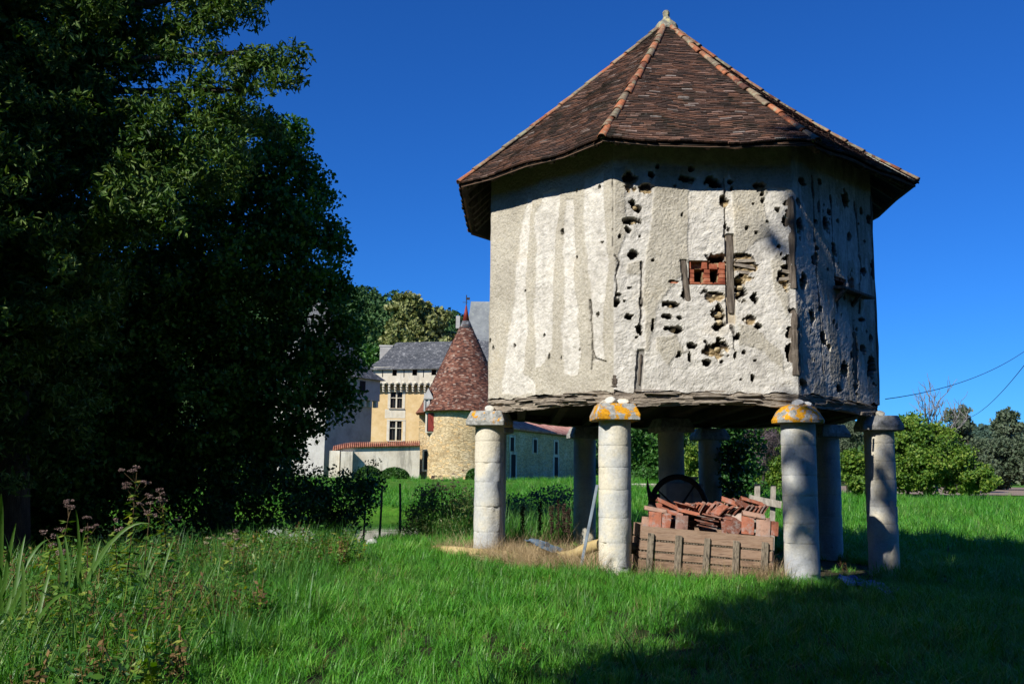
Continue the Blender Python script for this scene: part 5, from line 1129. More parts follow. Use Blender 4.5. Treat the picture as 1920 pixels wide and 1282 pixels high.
# alder next to the stream
lobB = [L(470, 290, 24, 1.3), L(515, 270, 24, .65), L(540, 330, 23.8, .8), L(575, 330, 24, .42), L(440, 400, 23.6, 1.7), L(560, 420, 23.6, 1.1), L(600, 450, 24, .5), L(520, 500, 23.3, 1.7), L(605, 520, 24, .6), L(595, 590, 24, .9), L(622, 620, 24, .5), L(628, 680, 24, .45), L(420, 560, 23, 2.0), L(300, 480, 23.5, 2.2), L(570, 690, 24, 1.05), L(500, 700, 23.5, 1.7), L(620, 740, 24, .55), L(580, 780, 24, .8), L(530, 815, 24, .8), L(450, 800, 24, 1.3), L(350, 700, 23, 2.2), L(200, 560, 22, 1.5), L(150, 650, 22, 2.4), L(300, 830, 23.5, 1.4), L(150, 830, 23, 2.0), L(0, 700, 22, 2.6), L(20, 880, 21, 2.2), L(330, 330, 25, 1.8), L(300, 900, 23, 1.0), L(420, 880, 23.5, 1.0), L(200, 900, 22, 1.3), L(90, 930, 21, 1.4), L(520, 880, 24, .8), L(562, 262, 24, .16), L(548, 240, 24, .14), L(592, 360, 24, .2), L(608, 372, 24, .12), L(622, 440, 24, .2), L(632, 470, 24, .14), L(640, 545, 24, .2), L(655, 600, 24, .2), L(665, 640, 24, .16), L(668, 690, 24, .16), L(655, 750, 24, .15)]
bB = at(420, 985, 24.5); bB.z = -1.2
tree('alder_tree', 'dense round-leaved alder tree filling the left side in front of the chateau', 'tree', lobB, bB, [at(420, 800, 24.5), at(430, 560, 24.3), at(450, 350, 24)], .30, m_lB, .125, 24, 80, .36, 131, aspect=.72, nb=22, inner=True)
# shrubs along the stream under the trees
m_lC = leafmat('hazel_leaves', [(.014, .06, .010), (.03, .11, .014), (.055, .15, .025)], .45, .2, .6, .4)
def shrub(name, label, cat, lobes, base, mat, size, dens, per, spread, seed, group=None, r0=.05, aspect=.55): return tree(name, label, cat, lobes, base, [Vector(base)+Vector((.05, 0, .5)), Vector(lobes[0][:3])], r0, mat, size, dens, per, spread, seed, group, aspect, nb=3)
def gbase(px, Y, dz=-.1): p = at(px, 900, Y); return Vector((p.x, Y, gz(p.x, Y)+dz))
shrub('stream_shrub', 'rounded green shrub at the foot of the big tree beside the stream', 'shrub', [L(640, 935, 23, .85), L(675, 905, 23, .45), L(600, 960, 22.6, .7), L(690, 935, 23, .3), L(640, 985, 22.4, .5), L(570, 915, 23, .7)], gbase(640, 23), m_lC, .10, 45, 60, .30, 151)
shrub('stream_shrub', 'dark low shrub with pale tipped leaves overhanging the bank', 'shrub', [L(560, 965, 21.4, .40), L(520, 930, 22.5, .8), L(440, 930, 22.5, 1.0), L(470, 990, 22, .5)], gbase(540, 22), m_lC, .11, 40, 50, .30, 161)
shrub('stream_shrub', 'black leafy thicket behind the tall flowering plants', 'shrub', [L(330, 930, 23, 1.2), L(200, 950, 22.5, 1.3), L(60, 960, 22, 1.4), L(380, 1000, 22, .6), L(120, 1010, 21.5, .8)], gbase(220, 22.5), m_lC, .12, 26, 50, .4, 171)
# trees outside the picture on the left keep the stream bank in shade
m_lD = leafmat('lime_leaves', [(.016, .05, .010), (.04, .10, .016), (.06, .13, .03)], .45, .2, .5, .4)
def plain_tree(label, x, y, h, R, seed, zc=None, group='trees outside the view'):
    r_ = random.Random(seed); z0 = gz(x, y); lob = []
    for i in range(16):
        a = r_.uniform(0, 2*PI); q = r_.uniform(0, 1); zz_ = h*(.35+.58*i/15); rr_ = R*math.sin(PI*(.18+.72*i/15))*.62
        lob.append((x+math.cos(a)*rr_*q, y+math.sin(a)*rr_*q, z0+zz_, R*.48, .9))
    return tree('unseen_lime_tree', label, 'tree', lob, Vector((x, y, z0-.2)), [Vector((x, y, z0+h*.5)), Vector((x, y, z0+h*.85))], .4, m_lD, .34, 5.5, 46, .85, seed, group, aspect=.75, nb=6)
plain_tree('broad lime tree left of the big ash beyond the edge of the view', -15.5, 13, 16, 5.3, 201)
plain_tree('middle-sized lime tree added left of the view to shade the stream bank', -14.6, 11.0, 14, 3.3, 206)  # unseen, added to deepen the shade on the stream bank
plain_tree('tall lime tree standing left of the stream beyond the ash', -17, 22, 17, 5.5, 202)
# tall trees behind the viewpoint throw the shade over the right foreground
sd_ = Vector((-S.x, -S.y, 0)).normalized(); sn_ = Vector((sd_.y, -sd_.x, 0)); tb_ = sn_*-3.2+sd_*-8.0
lobS = []
for (o_, z_, R_) in ((-1.5, 9.0, 1.8), (-.2, 9.3, 2.2), (1.0, 10, 2.0), (-2.4, 11.5, 2.2), (-1.0, 12, 2.6), (1.2, 12.5, 2.2), (-3.2, 14, 2.3), (-1.2, 14.5, 2.6), (-3.8, 16.5, 2.3), (-1.8, 17, 2.5), (-3.9, 19, 2.1), (-2.2, 19.5, 2.3), (-4.6, 21.2, 1.7), (-3.0, 21.8, 1.9), (-4.8, 23, 1.1), (-3.6, 23.6, 1.2)):
    q = sn_*o_+sd_*-8.0; lobS.append((q.x, q.y, z_, R_, .95))
tree('unseen_lime_tree', 'tall lime tree behind the viewpoint whose shade covers the right foreground', 'tree', lobS, Vector((tb_.x, tb_.y, -.2)), [Vector((tb_.x, tb_.y, 10)), Vector((tb_.x, tb_.y, 20))], .4, m_lD, .36, 10, 66, .7, 203, 'trees outside the view', aspect=.75, nb=6, inner=True)
def blocker_tree(label, x, y, zs, R, seed):  # unseen trees added near the viewpoint to cut skylight on the foreground
    r_ = random.Random(seed); lob = [(x+r_.uniform(-.5, .5)*R, y+r_.uniform(-.5, .5)*R, r_.uniform(*zs), R*.5, .85) for _ in range(14)]
    tree('unseen_lime_tree', label, 'tree', lob, Vector((x, y, -.2)), [Vector((x, y, zs[0])), Vector((x, y, zs[1]))], .3, m_lD, .34, 7, 46, .7, seed, 'trees outside the view', aspect=.75, nb=5)
blocker_tree('unseen lime tree added right of the viewpoint to block skylight', 8.0, -.8, (6.5, 13), 4.2, 207)
blocker_tree('unseen lime tree added close behind the viewpoint to block skylight', 3.2, -5.2, (6, 13), 3.8, 208)
blocker_tree('unseen lime tree added further right of the viewpoint to block skylight', 13.5, 3.5, (5, 12), 4.2, 209)
# unseen wood added behind and beside the viewpoint to block skylight
r_ = random.Random(77); lw_ = []
for i in range(95):
    a = r_.uniform(math.radians(-20), math.radians(104)); d_ = r_.uniform(18, 27)   # 0 = straight behind, positive towards the right
    x_, y_ = d_*math.sin(a), -d_*math.cos(a); h_ = r_.uniform(2, 15); lw_.append((x_, y_, h_, r_.uniform(2.8, 4.2), .9))
for i in range(60):
    a = r_.uniform(math.radians(-115), math.radians(-20)); d_ = r_.uniform(30, 40); x_, y_ = d_*math.sin(a), -d_*math.cos(a); lw_.append((x_, y_, r_.uniform(2, 10), r_.uniform(2.6, 3.6), .9))
C = clumps(lw_, 3.0, 78, .5); V, Fq = leaves(C, 1.1, 22, .95, 79, .3, .8)
tag(ob('forest', npmesh('forest', V, Fq), m_lD), 'unseen wood added behind the viewpoint to block skylight', 'forest', kind='stuff')
# ---------------------------------------------------------------- background trees and bushes
def crown_lobes(pc, Y, w, py0, py1, seed, n=12, depth=.8, shape=1.0):
    """lobes filling a rounded outline between two photo rows"""
    r_ = random.Random(seed); a = at(pc, py0, Y); b_ = at(pc, py1, Y); H_ = a.z-b_.z; W_ = w/1750*Y; out = []
    for i in range(n):
        t = (i+.5)/n; n_ = 0; hw = W_/2*math.sqrt(max(1-(2*t-1)**2*.8, .1))*(1 if shape == 1 else (1-t*shape*.5)); R = min(W_, H_)*r_.uniform(.10, .24)
        x = a.x+r_.uniform(-1, 1)*max(hw-R, 0); out.append((x, Y+r_.uniform(-1, 1)*W_*.5*depth, b_.z+H_*t*.92+.1*R, R, .85))
    return out
def bgtree(name, label, pc, Y, w, py0, py1, mat, seed, n=14, dens=9, per=40, ls=None, group=None, shape=1.0, aspect=.65, depth=.8, sp=.12):
    n = int(n*1.6); lob = crown_lobes(pc, Y, w, py0, py1, seed, n, depth, shape); W_ = w/1750*Y; b_ = gbase(pc, Y); ls = ls or .0036*Y
    k = dens/(np.mean([l_[3] for l_ in lob])**2)
    t = tree(name, label, 'tree' if 'tree' in name else 'bush', lob, b_, [b_.lerp(Vector(lob[n//2][:3]), .6), Vector(lob[-1][:3])], W_*.02+.03, mat, ls, k, per, sp*min(W_, 6), seed, group, aspect, nb=8)
    return t
m_g1 = leafmat('plane_leaves', [(.08, .10, .025), (.16, .19, .05), (.26, .27, .09), (.34, .34, .15)], .6, .2, .35)
m_g2 = leafmat('yellowgreen_leaves', [(.035, .095, .012), (.085, .18, .018), (.15, .26, .03), (.24, .31, .05)], .55, .3, .5)
m_g3 = leafmat('fresh_green_leaves', [(.02, .08, .012), (.045, .14, .02), (.08, .19, .03)], .5, .25, .5)
m_g4 = leafmat('grey_willow_leaves', [(.045, .075, .04), (.085, .12, .06), (.14, .17, .10)], .6, .2, .3)
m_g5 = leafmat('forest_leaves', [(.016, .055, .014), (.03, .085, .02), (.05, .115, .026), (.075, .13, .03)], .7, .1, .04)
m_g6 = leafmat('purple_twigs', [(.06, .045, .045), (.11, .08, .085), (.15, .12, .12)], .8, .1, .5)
m_g7 = leafmat('hazed_hill_leaves', [(.03, .06, .045), (.045, .085, .055), (.06, .10, .06)], .8, .05, .02)  # bluish distance haze mixed into the leaf colour
bgtree('plane_tree', 'big pale green plane tree behind the slate roof of the chateau', 785, 128, 160, 562, 690, m_g1, 301, n=26, dens=16, per=46, ls=.55, aspect=.8, depth=.6)
bgtree('garden_tree', 'small bright green tree left of the chateau chimney', 700, 112, 60, 645, 730, m_g3, 302, n=9, per=40)
# clipped bushes
m_box = leafmat('box_leaves', [(.018, .06, .008), (.035, .105, .012), (.06, .14, .02)], .5, .1, 1.5)
def boxbush(label, px0, px1, py0, Y, seed):
    a, b_ = at(px0, 900, Y), at(px1, 900, Y); c_ = (a+b_)/2; W_ = b_.x-a.x; H_ = at(px0, py0, Y).z-GC; r = np.random.default_rng(seed); n = 9000
    d = r.normal(size=(n//8, 3)); d /= np.linalg.norm(d, axis=1)[:, None]; d[:, 2] = np.abs(d[:, 2]); C = d*np.array([W_/2, W_*.35, H_])*.93+np.array([c_.x, Y, GC])
    t = thing('box_bush', label, 'bush', (c_.x, Y, GC), 'clipped bushes along the courtyard wall'); V, Fq = leaves(C, .10, 9, .17, seed, .2, .7); ob('foliage', npmesh('foliage', V, Fq), m_box, t)
    mb = MB(); mb.lathe((0, 0, 0), [(.42, 0), (.45, .3), (.38, .7), (.2, .86)], 12); x = mb.build('inner_mass', m_box, t); x.matrix_basis = Matrix.Translation((c_.x, Y, GC-.1)) @ Matrix.Diagonal((W_, W_*.7, H_, 1))
boxbush('wide clipped box bush in front of the middle of the courtyard wall', 710, 768, 876, 78, 311)
boxbush('darker clipped bush at the left beside the wide box bush', 666, 716, 873, 79, 312)
boxbush('small rounded bush at the foot of the round tower by the leftmost pillar', 874, 905, 878, 79, 313)
# behind the dovecote
bgtree('leafy_tree', 'mid green tree above the low white wall between the second and central pillars', 1205, 58, 120, 760, 915, m_g3, 321, n=16, per=50)
bgtree('leafy_tree', 'yellow-green tree glimpsed between the central and rear pillars', 1310, 54, 80, 780, 930, m_g2, 322, n=12)
bgtree('leafy_tree', 'dark leafy tree overhanging the meadow behind the crate', 1375, 40, 130, 770, 925, m_lC, 323, n=14, dens=7, ls=.17)
bgtree('purple_bush', 'purplish brown twiggy bush left of the lichened pillar', 1425, 46, 80, 780, 880, m_g6, 324, n=9, ls=.2, aspect=.15, per=50)
bgtree('leafy_tree', 'green tree with open foliage behind the purple bush', 1450, 56, 110, 790, 915, m_g2, 325, n=12)
bgtree('grey_bush', 'olive bush with bare twigs seen between the two right pillars', 1590, 52, 70, 790, 900, m_g4, 326, n=10, aspect=.3)
bgtree('lime_bush', 'bright yellow-green bush low between the two right pillars', 1600, 49, 80, 850, 915, m_g2, 327, n=10)
shrub('hazel_bush', 'large sunlit hazel bush right of the dovecote at the meadow edge', 'bush', [L(1700, 812, 56, 1.0), L(1735, 835, 56, 1.0), L(1690, 850, 56, 1.3), L(1770, 828, 56.5, .8), L(1770, 862, 55.5, 1.1), L(1735, 872, 55, 1.1), L(1805, 858, 56, .8), L(1830, 880, 55.5, .7), L(1690, 885, 55.5, .9), L(1795, 890, 55.8, .8), L(1848, 900, 55, .5), L(1650, 860, 57, 1.2), L(1720, 900, 56.2, .7), L(1715, 790, 56.5, .5), L(1760, 808, 57, .5), L(1700, 905, 55.6, .6), L(1745, 908, 55.4, .55), L(1790, 908, 55.4, .5), L(1820, 906, 55.4, .45)], gbase(1745, 56), m_g2, .17, 34, 46, .36, 331, aspect=.8)
bgtree('hazel_bush', 'taller green bush directly behind the rightmost pillar', 1700, 58, 90, 780, 890, m_g3, 332, n=12)
bgtree('hazel_bush', 'low yellowish bush at the right end of the hazel by the ploughed field', 1825, 54, 60, 880, 922, m_g2, 333, n=7)
bgtree('slim_tree', 'upright olive tree rising behind the right part of the hazel', 1800, 80, 65, 758, 905, m_g4, 334, n=12, ls=.26)
bgtree('willow_tree', 'rounded grey-green willow beyond the ploughed field', 1868, 112, 110, 828, 906, m_g4, 335, n=18, ls=.4)
bgtree('poplar_tree', 'tall open poplar above the grey willow at the far right', 1885, 125, 62, 770, 880, m_g4, 336, n=16, ls=.42, depth=.5)
bgtree('willow_tree', 'second grey-green willow at the right edge of the view', 1945, 108, 90, 815, 908, m_g4, 337, n=14, ls=.4)
# bare tree
def bare_tree(label, px, Y, py0, py1, seed):
    r_ = random.Random(seed); mb = MB(); b_ = gbase(px, Y); top = at(px, py0, Y).z
    def br(p, d, l, r, k):
        pts = [p]; 
        for i in range(3): d = (d+Vector((r_.uniform(-.35, .35), r_.uniform(-.3, .3), r_.uniform(-.05, .25)))).normalized(); pts.append(pts[-1]+d*l/3)
        mb.tube(pts, [r, r*.85, r*.7, r*.5], 5, False)
        if k == 0: return
        for i in range(3 if k > 1 else 4): br(pts[r_.choice((1, 2, 3))], (d+Vector((r_.uniform(-1, 1), r_.uniform(-.8, .8), r_.uniform(-.3, .8)))).normalized(), l*r_.uniform(.5, .8), r*.62, k-1)
    br(b_, Vector((0, 0, 1)), (top-b_.z)*.6, .12, 4)
    t = thing('bare_tree', label, 'tree', tuple(b_)); mb.build('trunk', simple('bleached_wood', [(.3, (.12, .11, .10)), (.7, (.28, .26, .24))], 4, .9, .3), t)
bare_tree('dead leafless tree with pale crooked branches above the hazel bush', 1755, 60, 742, 900, 5)
# hills
def hill(name, label_forest, pts, Y, depth, mat, ls, seed, ndist, crown_r):
    """wooded hillside: a ground sheet rising to the given skyline, covered with crowns"""
    pr = [at(px, py, Y) for px, py in pts]; xs_ = np.array([p.x for p in pr]); hs = np.array([p.z for p in pr])-crown_r
    U = np.linspace(xs_[0]-30, xs_[-1]+40, 60); Vv_ = np.linspace(0, 1, 24); A, B_ = np.meshgrid(U, Vv_, indexing='ij')
    top = np.interp(A, xs_, hs); Yy = Y-depth+depth*B_; Zz = top*sst(0, 1, B_)**.8*(B_**.35)
    Y2 = Yy.copy(); A2 = np.concatenate([A, A[:, -1:]], 1); Y2 = np.concatenate([Yy, Yy[:, -1:]+60], 1); Z2_ = np.concatenate([Zz, Zz[:, -1:]*.6], 1)
    I = np.arange(A2.size).reshape(A2.shape)
    tag(ob(name, npmesh(name, np.stack([A2.ravel(), Y2.ravel(), Z2_.ravel()], 1), np.stack([I[:-1, :-1], I[1:, :-1], I[1:, 1:], I[:-1, 1:]], -1).reshape(-1, 4), True), m_ground), kind='structure')
    r = np.random.default_rng(seed); xa = r.uniform(U[0], U[-1], ndist); va = r.random(ndist)**.7
    ta = np.interp(xa, xs_, hs); za_ = ta*sst(0, 1, va)**.8*(va**.35); ya = Y-depth+depth*va; rad = crown_r*r.uniform(.55, 1.15, ndist)
    lob = [(x, y, z+q*.7, q, .95) for x, y, z, q in zip(xa, ya, za_, rad)]
    C = clumps(lob, 26/crown_r**2, seed, .75); V, Fq = leaves(C, crown_r*.28, 20, ls, seed, .4, .8)
    tag(ob('forest', npmesh('forest', V, Fq), mat), label_forest, 'forest', kind='stuff')
hill('hill', 'dense green wood covering the hill behind the chateau', [(300, 560), (560, 552), (640, 548), (700, 553), (745, 566), (780, 582), (850, 610), (950, 640), (1050, 680)], 260, 110, m_g5, 1.0, 401, 750, 4.2)
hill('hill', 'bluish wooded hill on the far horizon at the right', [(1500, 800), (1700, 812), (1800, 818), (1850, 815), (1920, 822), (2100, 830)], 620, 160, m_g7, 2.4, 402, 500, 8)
hill('hill', 'distant wood closing the valley behind the dovecote', [(1000, 860), (1200, 855), (1400, 850), (1600, 850), (1900, 862), (2100, 862)], 330, 60, m_g5, 1.4, 403, 420, 6)
# ================================================================ GRASS AND WEEDS
def tuft(name, mat, nbl, h, w, spread, bend, seed, segs=3):
    r_ = random.Random(seed); V = []; Q = []; base = []
    me = bpy.data.meshes.new(name)
    for _ in range(nbl):
        a = r_.uniform(0, 2*PI); rr_ = spread*math.sqrt(r_.random()); bx, by = rr_*math.cos(a), rr_*math.sin(a); H_ = h*r_.uniform(.45, 1.15); az = r_.uniform(0, 2*PI); bd = bend*H_*r_.uniform(.2, 1.3); ww = w*r_.uniform(.6, 1.3)
        dx, dy = math.cos(az), math.sin(az); px_, py_ = -dy, dx; k0 = len(V)
        for i in range(segs+1):
            t = i/segs; ox = bd*t*t; hz = H_*(t-.28*t*t*min(bd/H_, 1.2)); wd = ww*(1-t**1.6)*.5 if i < segs else 0
            if i < segs: V += [(bx+dx*ox+px_*wd, by+dy*ox+py_*wd, hz), (bx+dx*ox-px_*wd, by+dy*ox-py_*wd, hz)]
            else: V.append((bx+dx*ox, by+dy*ox, hz))
        for i in range(segs-1): Q.append((k0+2*i, k0+2*i+1, k0+2*i+3, k0+2*i+2))
        Q.append((k0+2*segs-2, k0+2*segs-1, k0+2*segs))
    me.from_pydata(V, [], Q); me.materials.append(mat); return me
def broadleaf(name, mat, n, h, ls, seed, stems=5, stemmat=None, spread=.08):
    """leafy weed: stems with pairs of leaves"""
    r_ = random.Random(seed); mb = MB()
    me = None; SV = MB()
    for s_ in range(stems):
        a = r_.uniform(0, 2*PI); b0 = Vector((spread*math.cos(a)*r_.random(), spread*math.sin(a)*r_.random(), 0)); ln = Vector((r_.uniform(-.3, .3), r_.uniform(-.3, .3), 1)).normalized()*h*r_.uniform(.6, 1.1)
        mb.tube([b0, b0+ln*.5, b0+ln], [.004, .003, .0015], 3, False)
        for j in range(n):
            t = .15+.85*j/n; c = b0+ln*t; az = r_.uniform(0, 2*PI); d = Vector((math.cos(az), math.sin(az), r_.uniform(-.6, .6))).normalized(); sd = (d.cross(Vector((0, 0, 1)))+Vector((0, 0, r_.uniform(-.8, .8)))).normalized(); l_ = ls*r_.uniform(.6, 1.2)*(1.15-.5*t)
            mb.add([c, c+d*l_*.45+sd*l_*.22+Vector((0, 0, .02*l_)), c+d*l_, c+d*l_*.45-sd*l_*.22+Vector((0, 0, .02*l_))], [(0, 1, 2, 3)])
    me = mb.mesh(name); me.materials.append(mat); return me
def scatter(name, label, cat, protos, P, seed, smin=.7, smax=1.25, tilt=.15, idx=None, kind='stuff', scl=None):
    r = np.random.default_rng(seed); n = len(P); me = bpy.data.meshes.new(name); me.vertices.add(n); me.vertices.foreach_set('co', np.asarray(P, dtype=np.float32).ravel())
    rot = np.stack([r.normal(0, tilt, n), r.normal(0, tilt, n), r.uniform(0, 2*PI, n)], 1).astype(np.float32)
    a = me.attributes.new('rot', 'FLOAT_VECTOR', 'POINT'); a.data.foreach_set('vector', rot.ravel())
    s = (r.uniform(smin, smax, n) if scl is None else scl*r.uniform(smin, smax, n)).astype(np.float32); a = me.attributes.new('scl', 'FLOAT', 'POINT'); a.data.foreach_set('value', s)
    a = me.attributes.new('idx', 'INT', 'POINT'); a.data.foreach_set('value', (r.integers(0, len(protos), n) if idx is None else idx).astype(np.int32))
    o = bpy.data.objects.new(name, me); COL.objects.link(o)
    pc = bpy.data.collections.new(name+'_kinds')
    for i, pm in enumerate(protos): q = bpy.data.objects.new('%s_kind_%02d' % (name, i), pm); pc.objects.link(q)
    ng = bpy.data.node_groups.new(name, 'GeometryNodeTree'); ng.interface.new_socket('Geometry', in_out='INPUT', socket_type='NodeSocketGeometry'); ng.interface.new_socket('Geometry', in_out='OUTPUT', socket_type='NodeSocketGeometry')
    gi, go = ng.nodes.new('NodeGroupInput'), ng.nodes.new('NodeGroupOutput'); ip = ng.nodes.new('GeometryNodeInstanceOnPoints'); ci = ng.nodes.new('GeometryNodeCollectionInfo')
    ci.inputs['Collection'].default_value = pc; ci.inputs['Separate Children'].default_value = True; ci.inputs['Reset Children'].default_value = True
    def na(nm, ty): q = ng.nodes.new('GeometryNodeInputNamedAttribute'); q.data_type = ty; q.inputs['Name'].default_value = nm; return q.outputs[0]
    k = ng.links.new; k(gi.outputs[0], ip.inputs['Points']); k(ci.outputs[0], ip.inputs['Instance']); ip.inputs['Pick Instance'].default_value = True
    k(na('idx', 'INT'), ip.inputs['Instance Index']); k(na('rot', 'FLOAT_VECTOR'), ip.inputs['Rotation']); k(na('scl', 'FLOAT'), ip.inputs['Scale']); k(ip.outputs[0], go.inputs[0])
    md = o.modifiers.new('scatter', 'NODES'); md.node_group = ng
    return tag(o, label, cat, kind=kind)
gcols = [(.032, .15, .014), (.07, .28, .022), (.13, .37, .04), (.27, .46, .09)]
m_grass = leafmat('grass_blades', gcols, .42, .3, .4, .35, True)
m_grass2 = leafmat('coarse_grass', [(.03, .12, .02), (.06, .20, .03), (.12, .28, .05), (.30, .32, .12)], .45, .3, .7, .4, True)
m_straw = leafmat('straw', [(.22, .16, .08), (.44, .33, .18), (.60, .48, .28)], .6, .15, 1.5, .3, True)
m_weed = leafmat('weed_leaves', [(.02, .09, .012), (.05, .17, .022), (.11, .24, .03), (.30, .30, .04)], .45, .3, .9, .4, True)
m_brownw = leafmat('withered_leaves', [(.05, .035, .02), (.12, .07, .035), (.22, .14, .05), (.10, .12, .03)], .7, .15, 1.2, .2, True)
TG = [tuft('grass', m_grass, 27, .19, .0100, .10, .85, i) for i in range(5)]+[tuft('grass', m_grass2, 16, .26, .006, .08, .8, 9)]
TT_ = [tuft('tall_grass', m_grass2, 26, .55, .011, .12, .75, 20+i, 4) for i in range(3)]+[tuft('tall_grass', m_grass, 26, .48, .010, .12, .7, 30, 4)]
TS = [tuft('straw', m_straw, 40, .50, .007, .16, 1.5, 40+i, 4) for i in range(3)]
TW = [broadleaf('weed', m_weed, 11, .34, .075, 50+i) for i in range(3)]+[broadleaf('weed', m_brownw, 9, .36, .06, 55)]
def frust(y0, y1, dens, seed, x0=-1e9, x1=1e9, marg=.8):
    r = np.random.default_rng(seed); w0 = .56; area = .5*(y1*y1-y0*y0)*2*w0+2*marg*(y1-y0); n = int(area*dens); y = np.sqrt(r.uniform(y0*y0, y1*y1, n)); x = r.uniform(-1, 1, n)*(w0*y+marg); k = (x > x0) & (x < x1); return x[k], y[k]
def drop(x, y, dz=-.01): return np.stack([x, y, ground_z(x, y)+dz], 1)
def clear(x, y):
    """keep plants off pillars, crate and bare earth"""
    k = np.ones(len(x), bool)
    for i in range(8): c = oct(i, RP); k &= np.hypot(x-c.x, y-c.y) > .30
    k &= ~((x > pTL.x-.05) & (x < pTR.x+.05) & (y > CYF-.06) & (y < CYF+1.3))
    return k
def under(x, y): return np.hypot(x-CX, y-CY)
def land(x, y): return ground_z(x, y) > -.25
parts_ = []
for (y0, y1, dn, sc_, sd) in ((5.2, 9, 75, 1.0, 1), (9, 14, 60, 1.1, 2), (14, 22, 34, 1.25, 3)):
    x, y = frust(y0, y1, dn, sd); k = clear(x, y) & land(x, y) & (under(x, y) > 3.6+.7*vn(x*.9, y*.9, 61)) & ((x > -2.1-.10*(y-7)+1.4*(vn(y*.7, x*.7, 65)-.5)) | (np.random.default_rng(sd).random(len(x)) < .3)) ; x, y = x[k], y[k]; parts_.append((drop(x, y), np.full(len(x), sc_)))
P = np.concatenate([a for a, _ in parts_]); s_ = np.concatenate([b for _, b in parts_])*(.6+.8*vn(P[:, 0]*.5+30, P[:, 1]*.5+30, 62, 2))
scatter('grass', 'short green meadow grass in the foreground and round the pillars', 'grass', TG, P, 11, scl=s_)
x, y = frust(22, 60, 6.5, 4); k = ~((x > 13) & (y > 50)) & land(x, y) & (under(x, y) > 3.6); x, y = x[k], y[k]; P = drop(x, y); scatter('grass', 'meadow grass beyond the dovecote', 'grass', TG, P, 12, scl=1.6+y*.02)
x, y = frust(60, 110, .5, 5); k = ((x < 19) | (y < 62)); x, y = x[k], y[k]; scatter('grass', 'far lawn grass in front of the chateau', 'grass', TG, drop(x, y), 13, scl=2.2+x*0)
# tall grass and weeds at the left and along the bank
x, y = frust(6, 21, 22, 6, x1=.6); lim = -1.15-.12*(y-7)+1.2*vn(y*.8, y*0, 63); bank = np.clip(14.2+2.1*(x+5.3), 11.0, 21); k = land(x, y) & ((x < lim-.9-.9*vn(x, y, 64)) | ((y > bank-1.2) & (x < .3))) & ~((x/y > -.162) & (x/y < -.085) & (y > 14)) ; x, y = x[k], y[k]
idx_ = np.random.default_rng(3).integers(0, 4, len(x)); scatter('tall_grass', 'tall coarse grass on the left bank', 'grass', TT_, drop(x, y), 14, .55, 1.15, idx=idx_)
x, y = frust(5.4, 17, 24, 7, x1=0); lim = -1.9-.10*(y-7)+1.6*(vn(y*.7, x*.7, 65)-.5); k = land(x, y) & (x < lim); x, y = x[k], y[k]
scatter('weeds', 'tangle of leafy weeds and withered stems at the lower left', 'weeds', TW, drop(x, y), 15, .7, 1.5, .3)
x, y = frust(6, 16, 4, 8); k = clear(x, y) & (under(x, y) > 4); x, y = x[k], y[k]; scatter('weeds', 'scattered clover and small weeds in the meadow', 'weeds', TW, drop(x, y), 16, .25, .5, .4)
x, y = frust(6, 16, 2.2, 18); k = clear(x, y) & (under(x, y) > 4); x, y = x[k], y[k]; scatter('tall_grass', 'single taller grass tufts standing out of the meadow', 'grass', TT_, drop(x, y), 19, .45, .8, .3)
x, y = frust(5.5, 20, .8, 28); k = clear(x, y) & (under(x, y) > 3.6) & land(x, y); x, y = x[k], y[k]; scatter('dry_stalks', 'dead straw-coloured stalks scattered through the meadow grass', 'grass', TS, drop(x, y), 29, .22, .5, .35)
# straw under the left side, dead growth and tall grass beyond
def blob(cx_, cy__, rx, ry, n, seed): r = np.random.default_rng(seed); a = r.uniform(0, 2*PI, n); q = np.sqrt(r.random(n)); return cx_+rx*q*np.cos(a), cy__+ry*q*np.sin(a)
xx = []; yy = []
for (px, Y, rx, ry, n, sd) in ((1010, 15.6, .85, .9, 260, 1), (1060, 14.6, .8, .5, 150, 2), (950, 16.4, .6, .8, 110, 3), (880, 17, .6, .5, 60, 4), (1330, 14.25, 1.1, .10, 20, 5), (1440, 14.15, .3, .12, 22, 6), (1110, 16, .5, .8, 60, 7)):
    c_ = at(px, 1040, Y); a_, b__ = blob(c_.x, Y, rx, ry, n, sd); xx.append(a_); yy.append(b__)
x = np.concatenate(xx); y = np.concatenate(yy); k = np.ones(len(x), bool)
for i in range(4): c = oct(i, RP); k &= np.hypot(x-c.x, y-c.y) > .33
x, y = x[k], y[k]; scatter('dry_straw', 'matted dry straw lying between the left pillars and along the crate foot', 'straw', TS, drop(x, y), 17, .4, .85, .5)
x, y = frust(20.5, 31, 16, 9, x0=-1.9, x1=3.2); k = land(x, y) & (under(x, y) > 3.9); x, y = x[k], y[k]; scatter('tall_grass', 'rank green grass growing behind the left pillars', 'grass', TT_, drop(x, y), 18, .9, 1.7, .12)
a_, b__ = blob(CX, CY, 3.9, 3.9, 420, 77); k = clear(a_, b__); k &= np.hypot(a_-CX, b__-CY) > .3; a_, b__ = a_[k], b__[k]; scatter('grass', 'thin shaded grass and litter on the bare earth under the dovecote', 'grass', [TG[0], TG[1], TG[0], TW[3]], drop(a_, b__), 23, .3, .8, .3)
